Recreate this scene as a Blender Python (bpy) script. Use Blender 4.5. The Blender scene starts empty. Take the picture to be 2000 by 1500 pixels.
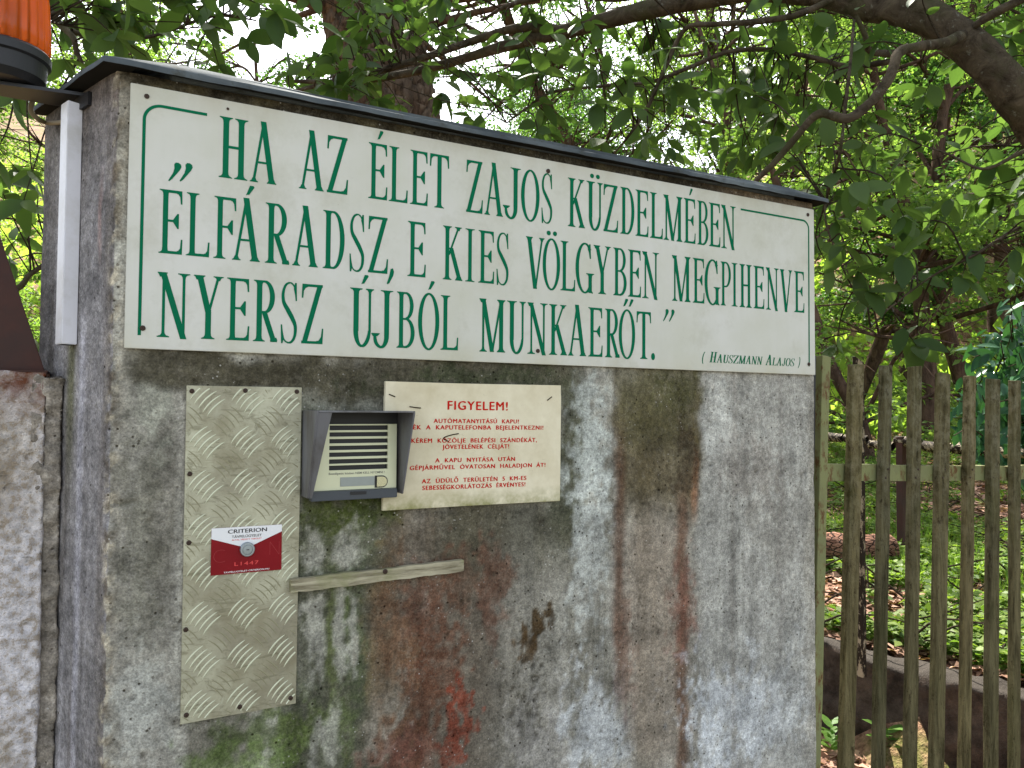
import bpy, bmesh, math, random
import numpy as np
from mathutils import Vector, Matrix
random.seed(7); rng = np.random.default_rng(11)
scene = bpy.context.scene
COL = scene.collection
Z0 = 1.65                                     # height of the big sign's lower edge above the drive

# ------------------------------------------------------------------ camera
YAW, PITCH, ROLL = -0.497751766, 0.0319981975, -0.00634937323
def rotm(a, b, c):
    ca, sa, cb, sb, cc, sc = math.cos(a), math.sin(a), math.cos(b), math.sin(b), math.cos(c), math.sin(c)
    return (np.array([[ca, -sa, 0], [sa, ca, 0], [0, 0, 1]]) @ np.array([[1, 0, 0], [0, cb, -sb], [0, sb, cb]])
            @ np.array([[cc, 0, sc], [0, 1, 0], [-sc, 0, cc]]))
RC = rotm(YAW, PITCH, ROLL)
CP = np.array([-0.0415049719, -1.44619499, -0.0972021066 + Z0])
cd = bpy.data.cameras.new('camera'); cam = bpy.data.objects.new('camera', cd); COL.objects.link(cam)
cd.sensor_width = 36; cd.lens = 27; cd.clip_start = .02; cd.clip_end = 600
m = Matrix.Identity(4)
for i in range(3):
    m[i][0] = RC[i, 0]; m[i][1] = RC[i, 2]; m[i][2] = -RC[i, 1]; m[i][3] = CP[i]
cam.matrix_world = m
scene.camera = cam
def ray(u, v): return RC @ np.array([(u-1000)/1500, 1, -(v-750)/1500])
def on(u, v, Y=0.0):                          # survey: the point of the plane y=Y seen at photo pixel (u, v)
    d = ray(u, v); return CP + d*((Y-CP[1])/d[1])
def at(u, v, dist):                           # a point at a given depth
    return CP + RC @ (np.array([(u-1000)/1500, 1, -(v-750)/1500])*dist)

# ------------------------------------------------------------------ world, sun, exposure
SUN_EL, SUN_AZ = math.radians(52), math.radians(20)      # azimuth from +Y towards +X (behind the wall)
w = bpy.data.worlds.new('World'); scene.world = w; w.use_nodes = True
nt = w.node_tree; nt.nodes.clear()
sky = nt.nodes.new('ShaderNodeTexSky'); sky.sky_type = 'NISHITA'; sky.sun_disc = False
sky.sun_elevation = SUN_EL; sky.sun_rotation = SUN_AZ; sky.air_density = 1.0; sky.dust_density = 2.5; sky.ozone_density = 1
hs = nt.nodes.new('ShaderNodeHueSaturation'); hs.inputs['Saturation'].default_value = .46
bg = nt.nodes.new('ShaderNodeBackground'); bg.inputs['Strength'].default_value = .15
wo = nt.nodes.new('ShaderNodeOutputWorld')
nt.links.new(sky.outputs[0], hs.inputs['Color']); nt.links.new(hs.outputs[0], bg.inputs['Color']); nt.links.new(bg.outputs[0], wo.inputs[0])
sl = bpy.data.lights.new('sun', 'SUN'); sl.energy = 5; sl.angle = math.radians(.5); sl.color = (1, .95, .86)
so = bpy.data.objects.new('sun', sl); COL.objects.link(so)
sd = Vector((math.sin(SUN_AZ)*math.cos(SUN_EL), math.cos(SUN_AZ)*math.cos(SUN_EL), math.sin(SUN_EL)))
so.rotation_euler = sd.to_track_quat('Z', 'Y').to_euler()
vs = scene.view_settings; vs.view_transform = 'Standard'; vs.look = 'None'; vs.gamma = 1; vs.use_curve_mapping = False
vs.exposure = 1.75
scene.cycles.max_bounces = 7; scene.cycles.diffuse_bounces = 4; scene.cycles.glossy_bounces = 3
scene.cycles.transmission_bounces = 5; scene.cycles.transparent_max_bounces = 8
scene.cycles.use_denoising = True

# ------------------------------------------------------------------ helpers
def s2l(c):
    c = np.asarray(c, float)/255.0
    return np.where(c <= .04045, c/12.92, ((c+.055)/1.055)**2.4)
def link(o, parent=None):
    COL.objects.link(o)
    if parent is not None: o.parent = parent
    return o
def tag(o, label=None, cat=None, group=None, kind=None):
    if label: o['label'] = label
    if cat: o['category'] = cat
    if group: o['group'] = group
    if kind: o['kind'] = kind
    return o
def thing(name, label, cat, loc=(0, 0, 0), group=None):
    o = bpy.data.objects.new(name, None); COL.objects.link(o); o.location = loc; o.empty_display_size = .1
    return tag(o, label, cat, group)
def mesh_np(name, V, F, mat=None, smooth=False):
    """F: (n,k) int array of equal-sized faces"""
    V = np.asarray(V, np.float32); F = np.asarray(F, np.int32)
    me = bpy.data.meshes.new(name); n, k = F.shape
    me.vertices.add(len(V)); me.vertices.foreach_set('co', V.ravel())
    me.loops.add(n*k); me.loops.foreach_set('vertex_index', F.ravel())
    me.polygons.add(n); me.polygons.foreach_set('loop_start', np.arange(0, n*k, k, dtype=np.int32))
    me.polygons.foreach_set('loop_total', np.full(n, k, np.int32))
    if smooth: me.polygons.foreach_set('use_smooth', np.ones(n, bool))
    me.update(calc_edges=True)
    if mat: me.materials.append(mat)
    return me
def obj(name, me, parent=None, loc=None):
    """mesh in world coordinates; parent is an Empty without rotation"""
    o = bpy.data.objects.new(name, me); COL.objects.link(o)
    if parent is not None:
        o.parent = parent
        pw = Vector((0, 0, 0)); q = parent
        while q is not None: pw += q.location; q = q.parent
        o.location = (Vector(loc) if loc is not None else Vector((0, 0, 0))) - pw
    elif loc is not None: o.location = loc
    return o
class MB:
    """collects simple solids into one mesh (bmesh)"""
    def __init__(s): s.b = bmesh.new()
    def box(s, x0, x1, y0, y1, z0, z1, M=None):
        v = [s.b.verts.new((x, y, z)) for x in (x0, x1) for y in (y0, y1) for z in (z0, z1)]
        for f in ((0, 1, 3, 2), (4, 6, 7, 5), (0, 4, 5, 1), (2, 3, 7, 6), (0, 2, 6, 4), (1, 5, 7, 3)):
            s.b.faces.new([v[i] for i in f])
        if M is not None: bmesh.ops.transform(s.b, matrix=M, verts=v)
        return v
    def prism(s, pts, a, b, axis='y'):
        def mk(p, t):
            if axis == 'y': return (p[0], t, p[1])
            if axis == 'x': return (t, p[0], p[1])
            return (p[0], p[1], t)
        A = [s.b.verts.new(mk(p, a)) for p in pts]; B = [s.b.verts.new(mk(p, b)) for p in pts]
        n = len(pts); s.b.faces.new(A); s.b.faces.new(B[::-1])
        for i in range(n): s.b.faces.new((A[i], B[i], B[(i+1) % n], A[(i+1) % n]))
        return A+B
    def lathe(s, prof, c, n=32, axis='z', ribs=0, ribd=0):
        rings = []
        for r, h in prof:
            ring = []
            for k in range(n):
                a = 2*math.pi*k/n; rr = r*(1+(ribd*math.cos(ribs*a) if ribs else 0))
                x, y = rr*math.cos(a), rr*math.sin(a)
                p = (c[0]+x, c[1]+y, c[2]+h) if axis == 'z' else (c[0]+x, c[1]-h, c[2]+y)
                ring.append(s.b.verts.new(p))
            rings.append(ring)
        for A, B in zip(rings, rings[1:]):
            for k in range(n): s.b.faces.new((A[k], A[(k+1) % n], B[(k+1) % n], B[k]))
        s.b.faces.new(rings[0][::-1]); s.b.faces.new(rings[-1])
    def done(s, name, mat, parent=None, bevel=0, smooth=False, seg=2):
        if bevel: bmesh.ops.bevel(s.b, geom=list(s.b.edges), offset=bevel, segments=seg, affect='EDGES', clamp_overlap=True)
        bmesh.ops.recalc_face_normals(s.b, faces=s.b.faces)
        me = bpy.data.meshes.new(name); s.b.to_mesh(me); s.b.free()
        if smooth:
            for p in me.polygons: p.use_smooth = True
        if mat: me.materials.append(mat)
        return obj(name, me, parent)
def catmull(P, n):
    P = np.asarray(P, float); Q = np.vstack([2*P[0]-P[1], P, 2*P[-1]-P[-2]]); out = []
    for i in range(len(P)-1):
        p0, p1, p2, p3 = Q[i:i+4]
        for t in np.arange(n)/n:
            out.append(.5*((2*p1)+(-p0+p2)*t+(2*p0-5*p1+4*p2-p3)*t*t+(-p0+3*p1-3*p2+p3)*t**3))
    out.append(P[-1]); return np.array(out)
def tube_arrays(path, rad, n=8, rough=0.0, seed=0):
    path = np.asarray(path, float); rad = np.asarray(rad, float); k = len(path)
    T = np.gradient(path, axis=0); T /= np.linalg.norm(T, axis=1)[:, None]+1e-9
    ref = np.array([0.13, .31, .94]) if abs(T[0, 2]) < .9 else np.array([1, .1, .05])
    A = np.cross(T, ref); A /= np.linalg.norm(A, axis=1)[:, None]+1e-9; B = np.cross(T, A)
    a = np.arange(n)*2*math.pi/n
    rr = rad[:, None]*np.ones((1, n))
    if rough:
        r_ = np.random.default_rng(seed); nz = r_.normal(size=(k, n)); nz = (nz+np.roll(nz, 1, 1)+np.roll(nz, 1, 0))/1.7
        rr = rr*(1+rough*nz)
    V = path[:, None, :]+rr[:, :, None]*(np.cos(a)[None, :, None]*A[:, None, :]+np.sin(a)[None, :, None]*B[:, None, :])
    i = np.arange(k-1)[:, None]*n; j = np.arange(n)[None, :]; j2 = (j+1) % n
    F = np.stack([i+j, i+j2, i+n+j2, i+n+j], -1).reshape(-1, 4)
    return V.reshape(-1, 3), F
class TB:
    """collects tubes"""
    def __init__(s): s.V = []; s.F = []; s.n = 0
    def add(s, path, rad, n=8, res=0, rough=0, seed=0):
        path = np.asarray(path, float)
        if np.isscalar(rad): rad = [rad]*len(path)
        if res:
            q = catmull(np.hstack([path, np.asarray(rad)[:, None]]), res); path, rad = q[:, :3], np.maximum(q[:, 3], .0004)
        V, F = tube_arrays(path, rad, n, rough, seed); s.V.append(V); s.F.append(F+s.n); s.n += len(V)
    def done(s, name, mat, parent=None):
        return obj(name, mesh_np(name, np.vstack(s.V), np.vstack(s.F), mat, True), parent)

def fbm(x, y, seed=0, octv=4, gain=.5):
    """value noise for arrays, about -1..1"""
    out = np.zeros_like(x, float); amp = 1; tot = 0
    for o in range(octv):
        r = np.random.default_rng(seed*97+o); G = r.uniform(-1, 1, (128, 128))
        xi = np.floor(x).astype(int); yi = np.floor(y).astype(int); fx = x-xi; fy = y-yi
        fx = fx*fx*(3-2*fx); fy = fy*fy*(3-2*fy)
        g = lambda a, b: G[a % 128, b % 128]
        out += amp*((g(xi, yi)*(1-fx)+g(xi+1, yi)*fx)*(1-fy)+(g(xi, yi+1)*(1-fx)+g(xi+1, yi+1)*fx)*fy)
        tot += amp; amp *= gain; x = x*2.03+17.3; y = y*2.03+5.1
    return out/tot*1.6

# ------------------------------------------------------------------ materials
class NT:
    def __init__(s, name):
        s.m = bpy.data.materials.new(name); s.m.use_nodes = True; s.t = s.m.node_tree; s.t.nodes.clear()
        s.out = s.t.nodes.new('ShaderNodeOutputMaterial')
        s.co = s.t.nodes.new('ShaderNodeTexCoord').outputs['Object']
    def n(s, typ, ins=None, **kw):
        nd = s.t.nodes.new(typ)
        for k, v in kw.items(): setattr(nd, k, v)
        for k, v in (ins or {}).items():
            if isinstance(v, bpy.types.NodeSocket): s.t.links.new(v, nd.inputs[k])
            else: nd.inputs[k].default_value = v
        return nd
    def mapping(s, scale, loc=(0, 0, 0), rot=(0, 0, 0)):
        return s.n('ShaderNodeMapping', {'Vector': s.co, 'Scale': scale, 'Location': loc, 'Rotation': rot}).outputs[0]
    def noise(s, scale, detail=4, rough=.55, vec=None, dist=0):
        return s.n('ShaderNodeTexNoise', {'Vector': vec if vec is not None else s.co, 'Scale': scale, 'Detail': detail, 'Roughness': rough, 'Distortion': dist}).outputs['Fac']
    def voro(s, scale, vec=None, feature='F1', rand=1):
        return s.n('ShaderNodeTexVoronoi', {'Vector': vec if vec is not None else s.co, 'Scale': scale, 'Randomness': rand}, feature=feature).outputs['Distance']
    def ramp(s, fac, stops):
        nd = s.t.nodes.new('ShaderNodeValToRGB'); s.t.links.new(fac, nd.inputs[0]); el = nd.color_ramp.elements
        while len(el) < len(stops): el.new(.5)
        for e, (p, c) in zip(el, stops):
            e.position = p; e.color = (c, c, c, 1) if np.isscalar(c) else (*c, 1)
        return nd.outputs[0]
    def mix(s, fac, a, b, mode='MIX'):
        nd = s.n('ShaderNodeMix', data_type='RGBA', blend_type=mode)
        for i, v in ((0, fac), (6, a), (7, b)):
            if isinstance(v, bpy.types.NodeSocket): s.t.links.new(v, nd.inputs[i])
            elif i == 0: nd.inputs[0].default_value = v
            else: nd.inputs[i].default_value = (*v, 1)
        return nd.outputs[2]
    def math(s, op, a, b=0, c=0):
        nd = s.n('ShaderNodeMath', operation=op)
        for i, v in enumerate((a, b, c)):
            if isinstance(v, bpy.types.NodeSocket): s.t.links.new(v, nd.inputs[i])
            else: nd.inputs[i].default_value = v
        return nd.outputs[0]
    def bump(s, h, strength, dist=.01, nrm=None):
        i = {'Height': h, 'Strength': strength, 'Distance': dist}
        if nrm is not None: i['Normal'] = nrm
        return s.n('ShaderNodeBump', i).outputs[0]
    def pbr(s, col, rough=.8, nrm=None, metal=0, spec=.5, **kw):
        p = s.n('ShaderNodeBsdfPrincipled')
        def st(k, v):
            if isinstance(v, bpy.types.NodeSocket): s.t.links.new(v, p.inputs[k])
            elif k == 'Base Color': p.inputs[k].default_value = (*v, 1)
            else: p.inputs[k].default_value = v
        st('Base Color', col); st('Roughness', rough); st('Metallic', metal); st('Specular IOR Level', spec)
        if nrm is not None: st('Normal', nrm)
        for k, v in kw.items(): st(k.replace('_', ' '), v)
        s.t.links.new(p.outputs[0], s.out.inputs[0]); return s.m
C = lambda *a: tuple(float(x) for x in s2l(a))

def mat_concrete(name, base=None, attr=None):
    t = NT(name)
    if attr: col = t.n('ShaderNodeAttribute', attribute_name=attr).outputs['Color']
    else: col = t.mix(t.ramp(t.noise(3, 5, .6, t.mapping((1, 1, .25))), [(.3, 0.0), (.7, 1.0)]), base[0], base[1])
    fine = t.noise(260, 3, .7); mid = t.noise(38, 5, .65); mic = t.noise(90, 4, .7)
    spk = t.ramp(t.noise(75, 5, .8, dist=.6), [(.48, 0.0), (.62, .42)]); spk2 = t.ramp(t.noise(7, 3, .6), [(.35, .25), (.65, 1.0)])
    col = t.mix(t.math('MULTIPLY', spk, spk2), col, C(112, 107, 99))
    col = t.mix(1, col, t.ramp(fine, [(.34, .72), (.5, 1.0), (.66, 1.30)]), 'MULTIPLY')
    drip = t.noise(22, 4, .6, t.mapping((1, 1, .09)), .9); dm = t.ramp(t.noise(2.6, 3, .6), [(.42, 0.0), (.62, 1.0)]); col = t.mix(dm, col, t.mix(1, col, t.ramp(drip, [(.36, .76), (.5, 1.0), (.66, 1.15)]), 'MULTIPLY'))
    col = t.mix(1, col, (1.20, 1.20, 1.10), 'MULTIPLY')
    col = t.mix(1, col, t.ramp(t.noise(11, 6, .72), [(.36, .68), (.5, 1.0), (.62, 1.18)]), 'MULTIPLY')
    col = t.mix(1, col, t.ramp(mic, [(.36, .74), (.5, 1.0), (.64, 1.26)]), 'MULTIPLY')
    col = t.mix(1, col, t.ramp(mid, [(.34, .80), (.5, 1.0), (.66, 1.18)]), 'MULTIPLY')
    pits = t.ramp(t.voro(55, rand=1), [(.07, 0.0), (.15, 1.0)])
    gate = t.ramp(t.noise(9, 3, .6), [(.44, 1.0), (.54, 0.0)])
    pm = t.math('MAXIMUM', pits, gate)
    col = t.mix(1, col, t.mix(pm, (.25, .23, .2), (1, 1, 1)), 'MULTIPLY')
    grit = t.ramp(t.voro(95), [(.1, 1.0), (.17, 0.0)]); gg = t.ramp(t.noise(10, 3, .6), [(.5, 0.0), (.62, .7)])
    col = t.mix(t.math('MULTIPLY', grit, gg), col, (.5, .48, .44))
    sm = t.ramp(t.noise(5, 5, .7), [(.4, .82), (.6, 1.16)]); col = t.mix(1, col, sm, 'MULTIPLY')
    h = t.math('ADD', t.math('MULTIPLY', mic, .7), t.math('MULTIPLY', fine, .35))
    h = t.math('ADD', h, t.math('MULTIPLY', pm, .9)); h = t.math('ADD', h, t.math('MULTIPLY', mid, .8))
    nrm = t.bump(h, .8, .004)
    return t.pbr(col, .95, nrm, spec=.06)
def mat_plain(name, c, rough=.6, var=.15, scale=30, bump=.0, metal=0, spec=.5, dirt=None):
    t = NT(name); n = t.noise(scale, 5, .6)
    col = t.mix(n, tuple(x*(1-var) for x in c), tuple(min(1, x*(1+var)) for x in c))
    if dirt: col = t.mix(t.ramp(t.noise(dirt[1], 6, .7), [(.45, 0.0), (.7, dirt[2])]), col, dirt[0])
    nrm = t.bump(t.noise(scale*4, 4, .6), bump, .002) if bump else None
    return t.pbr(col, rough, nrm, metal, spec)
def mat_leaf(name, c1, c2, trans=.45, rough=.45, sat=1.0, scale=1.2):
    t = NT(name)
    isl = t.n('ShaderNodeNewGeometry').outputs['Random Per Island']; oi = t.n('ShaderNodeObjectInfo').outputs['Random']
    r = t.math('FRACT', t.math('ADD', t.math('MULTIPLY', isl, 3.7), oi))
    col = t.mix(r, c1, c2)
    wn = t.noise(scale, 2, .5, t.n('ShaderNodeNewGeometry').outputs['Position'])
    col = t.mix(1, col, t.ramp(wn, [(.3, .75), (.7, 1.25)]), 'MULTIPLY')
    p = t.n('ShaderNodeBsdfPrincipled', {'Base Color': col, 'Roughness': rough, 'Specular IOR Level': .22})
    tc = t.mix(1, col, (1.28*sat, 1.42, .58), 'MULTIPLY')
    tr = t.n('ShaderNodeBsdfTranslucent', {'Color': tc})
    mx = t.n('ShaderNodeMixShader', {0: trans, 1: p.outputs[0], 2: tr.outputs[0]})
    t.t.links.new(mx.outputs[0], t.out.inputs[0]); return t.m
def mat_bark(name, c1, c2, sc=12, bump=.6, moss=None, stretch=.25):
    t = NT(name)
    v = t.mapping((1, 1, stretch)); n = t.noise(sc, 6, .7, v, .6)
    col = t.mix(t.ramp(n, [(.32, 0.0), (.68, 1.0)]), c1, c2)
    if moss: col = t.mix(t.ramp(t.noise(6, 5, .7), [(.5, 0.0), (.68, .8)]), col, moss)
    lich = t.ramp(t.noise(35, 4, .7), [(.62, 0.0), (.7, .35)])
    col = t.mix(lich, col, (.26, .27, .23))
    return t.pbr(col, .95, t.bump(n, bump, .02), spec=.05)

M_WALL = mat_concrete('wall_concrete', attr='stain')
M_PILLAR = None
t = NT('pillar_plaster')
a = t.noise(7, 5, .65, t.mapping((1, 1, .5)))
col = t.mix(t.ramp(a, [(.34, 0.0), (.6, 1.0)]), C(128, 116, 98), C(206, 198, 190))
col = t.mix(t.ramp(t.noise(3.2, 4, .6, t.mapping((1, 1, .3), (3, 1, 5))), [(.5, 0.0), (.6, .8)]), col, C(222, 218, 220))
col = t.mix(t.ramp(t.noise(70, 6, .8), [(.46, 0.0), (.58, .85)]), col, C(124, 110, 90))
col = t.mix(1, col, t.ramp(t.noise(140, 4, .7), [(.36, .8), (.5, 1.3), (.64, 1.7)]), 'MULTIPLY')
z = t.n('ShaderNodeSeparateXYZ', {0: t.n('ShaderNodeNewGeometry').outputs['Position']}).outputs[2]
rz = t.n('ShaderNodeMapRange', {0: z, 1: 1.52, 2: 1.60, 3: 0.0, 4: 1.0}).outputs[0]
col = t.mix(t.math('MULTIPLY', rz, t.ramp(t.noise(30, 4, .7), [(.35, .3), (.6, 1.0)])), col, C(112, 60, 34))
h = t.math('ADD', t.noise(30, 6, .75), t.math('MULTIPLY', t.ramp(t.voro(26), [(.1, 0.0), (.35, 1.0)]), .5))
M_PILLAR = t.pbr(col, .92, t.bump(h, 1, .02), spec=.2)
M_MORTAR = mat_concrete('crumbly_mortar', (C(70, 60, 52), C(180, 172, 165)))
# grey lead-like cap
t = NT('cap_sheet_metal')
col = t.mix(t.ramp(t.noise(5, 5, .6), [(.35, 0.0), (.65, 1.0)]), C(60, 66, 70), C(98, 104, 106))
col = t.mix(t.ramp(t.noise(22, 5, .7), [(.55, 0.0), (.7, .7)]), col, C(58, 56, 44))
M_CAP = t.pbr(col, .9, t.bump(t.noise(40, 4, .6), .3, .003), spec=.12)
M_CAP_SHADE = mat_plain('cap_underside_shade', (.018, .016, .013), .9, .4, 20, spec=.1)  # shade below the cap, put into a dark underside colour
# sign face
t = NT('sign_enamel')
col = t.mix(t.ramp(t.noise(4, 5, .6), [(.35, 0.0), (.7, 1.0)]), (.62, .61, .555), (.53, .525, .43))
xz = t.n('ShaderNodeSeparateXYZ', {0: t.co})
low = t.n('ShaderNodeMapRange', {0: xz.outputs[2], 1: Z0+.045, 2: Z0-.002, 3: 0.0, 4: 1.0}).outputs[0]
col = t.mix(t.math('MULTIPLY', low, t.ramp(t.noise(9, 4, .6), [(.35, 0.0), (.65, .55)])), col, (.50, .47, .33))
top = t.n('ShaderNodeMapRange', {0: xz.outputs[2], 1: Z0+.40, 2: Z0+.45, 3: 0.0, 4: 1.0}).outputs[0]
col = t.mix(t.math('MULTIPLY', top, t.ramp(t.noise(12, 4, .6, t.mapping((1, 1, .4))), [(.4, .0), (.65, .45)])), col, (.42, .37, .26))
dots = t.math('MULTIPLY', t.ramp(t.voro(70), [(.03, 1.0), (.06, 0.0)]), t.ramp(t.noise(8, 2, .5), [(.6, 0.0), (.66, .6)]))
col = t.mix(dots, col, (.16, .13, .10))
wv = t.ramp(t.noise(26, 5, .7, t.mapping((1, 1, .12))), [(.5, 0.0), (.75, .22)])
col = t.mix(wv, col, (.50, .50, .42))
col = t.mix(t.ramp(t.noise(6.5, 6, .75), [(.5, 0.0), (.68, .4)]), col, (.40, .385, .29))
M_SIGN = t.pbr(col, .55, t.bump(t.noise(60, 3, .5), .05, .002), spec=.15)
M_GREEN = mat_plain('green_paint', C(16, 102, 70), .85, .10, 20, spec=.03)
# tread plate
t = NT('tread_plate_metal')
n1 = t.noise(5, 6, .65)
col = t.mix(t.ramp(n1, [(.38, 0.0), (.62, 1.0)]), C(186, 184, 158), C(140, 134, 112))
col = t.mix(t.ramp(t.noise(24, 5, .8, t.mapping((1, 1, 1), rot=(0, .7, 0)), 1.5), [(.55, 0.0), (.7, .75)]), col, C(92, 88, 62))
col = t.mix(t.ramp(t.noise(7, 6, .75, t.mapping((1, 1, 1), (5, 0, 3))), [(.48, 0.0), (.64, .6)]), col, C(128, 120, 92))
cr = t.noise(40, 4, .7, t.mapping((.5, 1, 3), rot=(0, -.7, 0)), .8)
col = t.mix(t.ramp(cr, [(.56, 0.0), (.62, .5)]), col, C(104, 100, 74))
M_PLATE = t.pbr(col, t.ramp(n1, [(.3, .42), (.7, .62)]), t.bump(cr, .25, .002), metal=.2, spec=.5)
M_BAR = mat_plain('tread_bar_metal', C(196, 198, 170), .35, .18, 40, 0, .3, .5)
M_SCREW = mat_plain('rusty_screw', C(62, 46, 36), .6, .35, 300, .3, .4)
# notice
t = NT('notice_board_paint')
col = t.mix(t.ramp(t.noise(9, 5, .65), [(.35, 0.0), (.68, 1.0)]), C(226, 217, 190), C(202, 190, 158))
lw = t.n('ShaderNodeMapRange', {0: t.n('ShaderNodeSeparateXYZ', {0: t.co}).outputs[2], 1: Z0-.262, 2: Z0-.30, 3: 0.0, 4: 1.0}).outputs[0]
col = t.mix(t.math('MULTIPLY', lw, t.ramp(t.noise(18, 4, .7), [(.36, .1), (.6, 1.0)])), col, C(132, 132, 78))
col = t.mix(t.ramp(t.noise(60, 5, .8, t.mapping((.6, 1, 1.6), rot=(0, -.5, 0))), [(.66, 0.0), (.72, .6)]), col, C(120, 108, 80))
M_NOTICE = t.pbr(col, .75, t.bump(t.noise(50, 4, .6), .12, .003), spec=.1)
M_RED = mat_plain('red_paint', C(190, 34, 26), .85, .12, 40, spec=.03)
t = NT('hood_grey')
col = t.mix(t.ramp(t.noise(9, 5, .65, t.mapping((1, 1, .35))), [(.42, 0.0), (.6, .85)]), C(112, 112, 115), C(70, 64, 53))
M_HOOD = t.pbr(col, .5, t.bump(t.noise(90, 3, .6), .1, .002), metal=.1, spec=.4)
M_FACE = mat_plain('intercom_face', C(206, 208, 176), .4, .05, 10, 0, .3)
M_BLACK = mat_plain('black_plastic', (.008, .008, .009), .5, .2, 30)
M_TRIM = mat_plain('dark_trim', C(58, 64, 70), .4, .1, 30)
M_NAMEP = mat_plain('name_plate_grey', C(146, 152, 146), .3, .1, 60)
M_CHROME = mat_plain('button_metal', C(190, 192, 165), .22, .05, 30, 0, .9)
M_STKR = mat_plain('sticker_red', C(124, 8, 20), .4, .3, 12, spec=.2)
M_STKR_D = mat_plain('sticker_ghost_red', C(146, 26, 36), .3, .1, 12)
M_STKR_W = mat_plain('sticker_white', (.75, .75, .75), .3, .04, 12)
M_TXT_BLK = mat_plain('print_black', (.02, .02, .022), .5, .1, 12)
M_TXT_GRY = mat_plain('print_grey', (.10, .10, .09), .5, .1, 12)
M_TXT_PINK = mat_plain('print_red', C(214, 62, 60), .5, .1, 12)
M_TXT_WHT = mat_plain('print_white', (.8, .8, .8), .5, .05, 12)
M_STEEL = mat_plain('lock_steel', C(150, 160, 168), .3, .15, 60, .1, .85)
M_PVC = mat_plain('white_trunking_plastic', (.72, .71, .74), .4, .04, 8, dirt=((.45, .43, .36), 14, .5))
M_RUST = mat_plain('rusty_steel', C(66, 38, 30), .8, .35, 12, .4, .1, dirt=(C(46, 36, 32), 5, .8))
M_CABLE = mat_plain('weathered_cable', C(118, 104, 78), .7, .25, 60)
t = NT('slat_wood')
wv = t.noise(60, 6, .7, t.mapping((.12, 1, 1.6)), .4)
col = t.mix(t.ramp(wv, [(.35, 0.0), (.6, 1.0)]), C(96, 88, 66), C(176, 168, 142))
col = t.mix(t.ramp(t.noise(14, 4, .7), [(.5, 0.0), (.66, .6)]), col, C(128, 130, 88))
M_SLAT = t.pbr(col, .85, t.bump(wv, .5, .003), spec=.2)
t = NT('picket_wood')
wv = t.noise(40, 6, .75, t.mapping((1, 1, .12)), .5)
col = t.mix(t.ramp(wv, [(.34, 0.0), (.62, 1.0)]), C(54, 48, 32), C(114, 104, 78))
zz = t.n('ShaderNodeSeparateXYZ', {0: t.n('ShaderNodeNewGeometry').outputs['Position']}).outputs[2]
up = t.n('ShaderNodeMapRange', {0: zz, 1: Z0-.75, 2: Z0+.05, 3: 0.0, 4: 1.0}).outputs[0]
lic = t.ramp(t.noise(24, 5, .75), [(.44, 0.0), (.62, .9)])
col = t.mix(t.math('MULTIPLY', up, lic), col, C(128, 120, 100))
col = t.mix(t.ramp(t.noise(34, 5, .8, t.mapping((1, 1, .5), (4, 2, 1))), [(.56, 0.0), (.66, .85)]), col, C(46, 36, 24))
col = t.mix(t.ramp(t.noise(5, 3, .6, t.mapping((1, 1, .6), (9, 2, 1))), [(.5, 0.0), (.7, .5)]), col, C(74, 74, 44))
col = t.mix(t.n('ShaderNodeObjectInfo').outputs['Random'], t.mix(1, col, (.76, .82, .80), 'MULTIPLY'), t.mix(1, col, (1.10, 1.10, .98), 'MULTIPLY'))
M_PICKET = t.pbr(col, .85, t.bump(t.math('ADD', wv, t.noise(90, 3, .7)), .8, .005), spec=.05)
t = NT('peeling_pale_paint')
col = t.mix(t.ramp(t.noise(30, 5, .75, t.mapping((1, 1, .4))), [(.52, 0.0), (.56, 1.0)]), C(38, 30, 22), C(150, 138, 116))
M_PEEL = t.pbr(col, .85, t.bump(t.noise(40, 4, .7), .5, .004), spec=.2)
t = NT('green_post_paint')
col = t.mix(t.ramp(t.noise(40, 5, .75, t.mapping((1, 1, .5))), [(.5, 0.0), (.6, 1.0)]), C(126, 128, 84), C(96, 66, 36))
col = t.mix(t.ramp(t.noise(12, 4, .6), [(.45, 0.0), (.6, 1.0)]), col, C(120, 122, 82))
M_POST = t.pbr(col, .7, t.bump(t.noise(60, 4, .7), .4, .003), spec=.3)
M_LIMB = mat_bark('limb_bark', C(40, 33, 26), C(94, 84, 70), 14, .8, C(62, 62, 40), 1)
M_TWIG = mat_bark('twig_bark', C(34, 28, 22), C(66, 58, 46), 30, .3, None, 1)
M_TRUNK = mat_bark('trunk_bark', C(40, 30, 25), C(100, 80, 66), 10, .7, None, .3)
M_PINE = mat_bark('pine_bark', C(28, 21, 17), C(84, 66, 54), 16, 1.0, None, .3)
M_PINEPL = mat_bark('pine_bark_plate', C(42, 34, 28), C(112, 94, 80), 14, .6, None, .5)
M_LEAF = mat_leaf('near_leaf', (.042, .080, .026), (.078, .125, .040), .5, .5)
M_LEAFP = mat_leaf('pale_leaf', (.07, .16, .03), (.13, .24, .05), .5, .5)
M_LEAFS = mat_leaf('shrub_leaf', (.02, .07, .035), (.045, .12, .05), .25, .28)
M_FOL = mat_leaf('tree_foliage', (.080, .15, .040), (.21, .29, .09), .6, .55, 1.0, .5)
M_FOLD = mat_leaf('dark_foliage', (.04, .095, .028), (.085, .155, .045), .5, .55, 1.0, .5)
M_UNDER = mat_leaf('undergrowth_leaf', (.16, .26, .05), (.30, .38, .10), .6, .55, 1.0, .4)
M_GRASS = mat_leaf('grass_blade', (.07, .14, .02), (.16, .25, .05), .4, .6)
M_COVER = mat_leaf('ground_cover_leaf', (.08, .15, .03), (.22, .30, .06), .45, .55)
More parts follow.
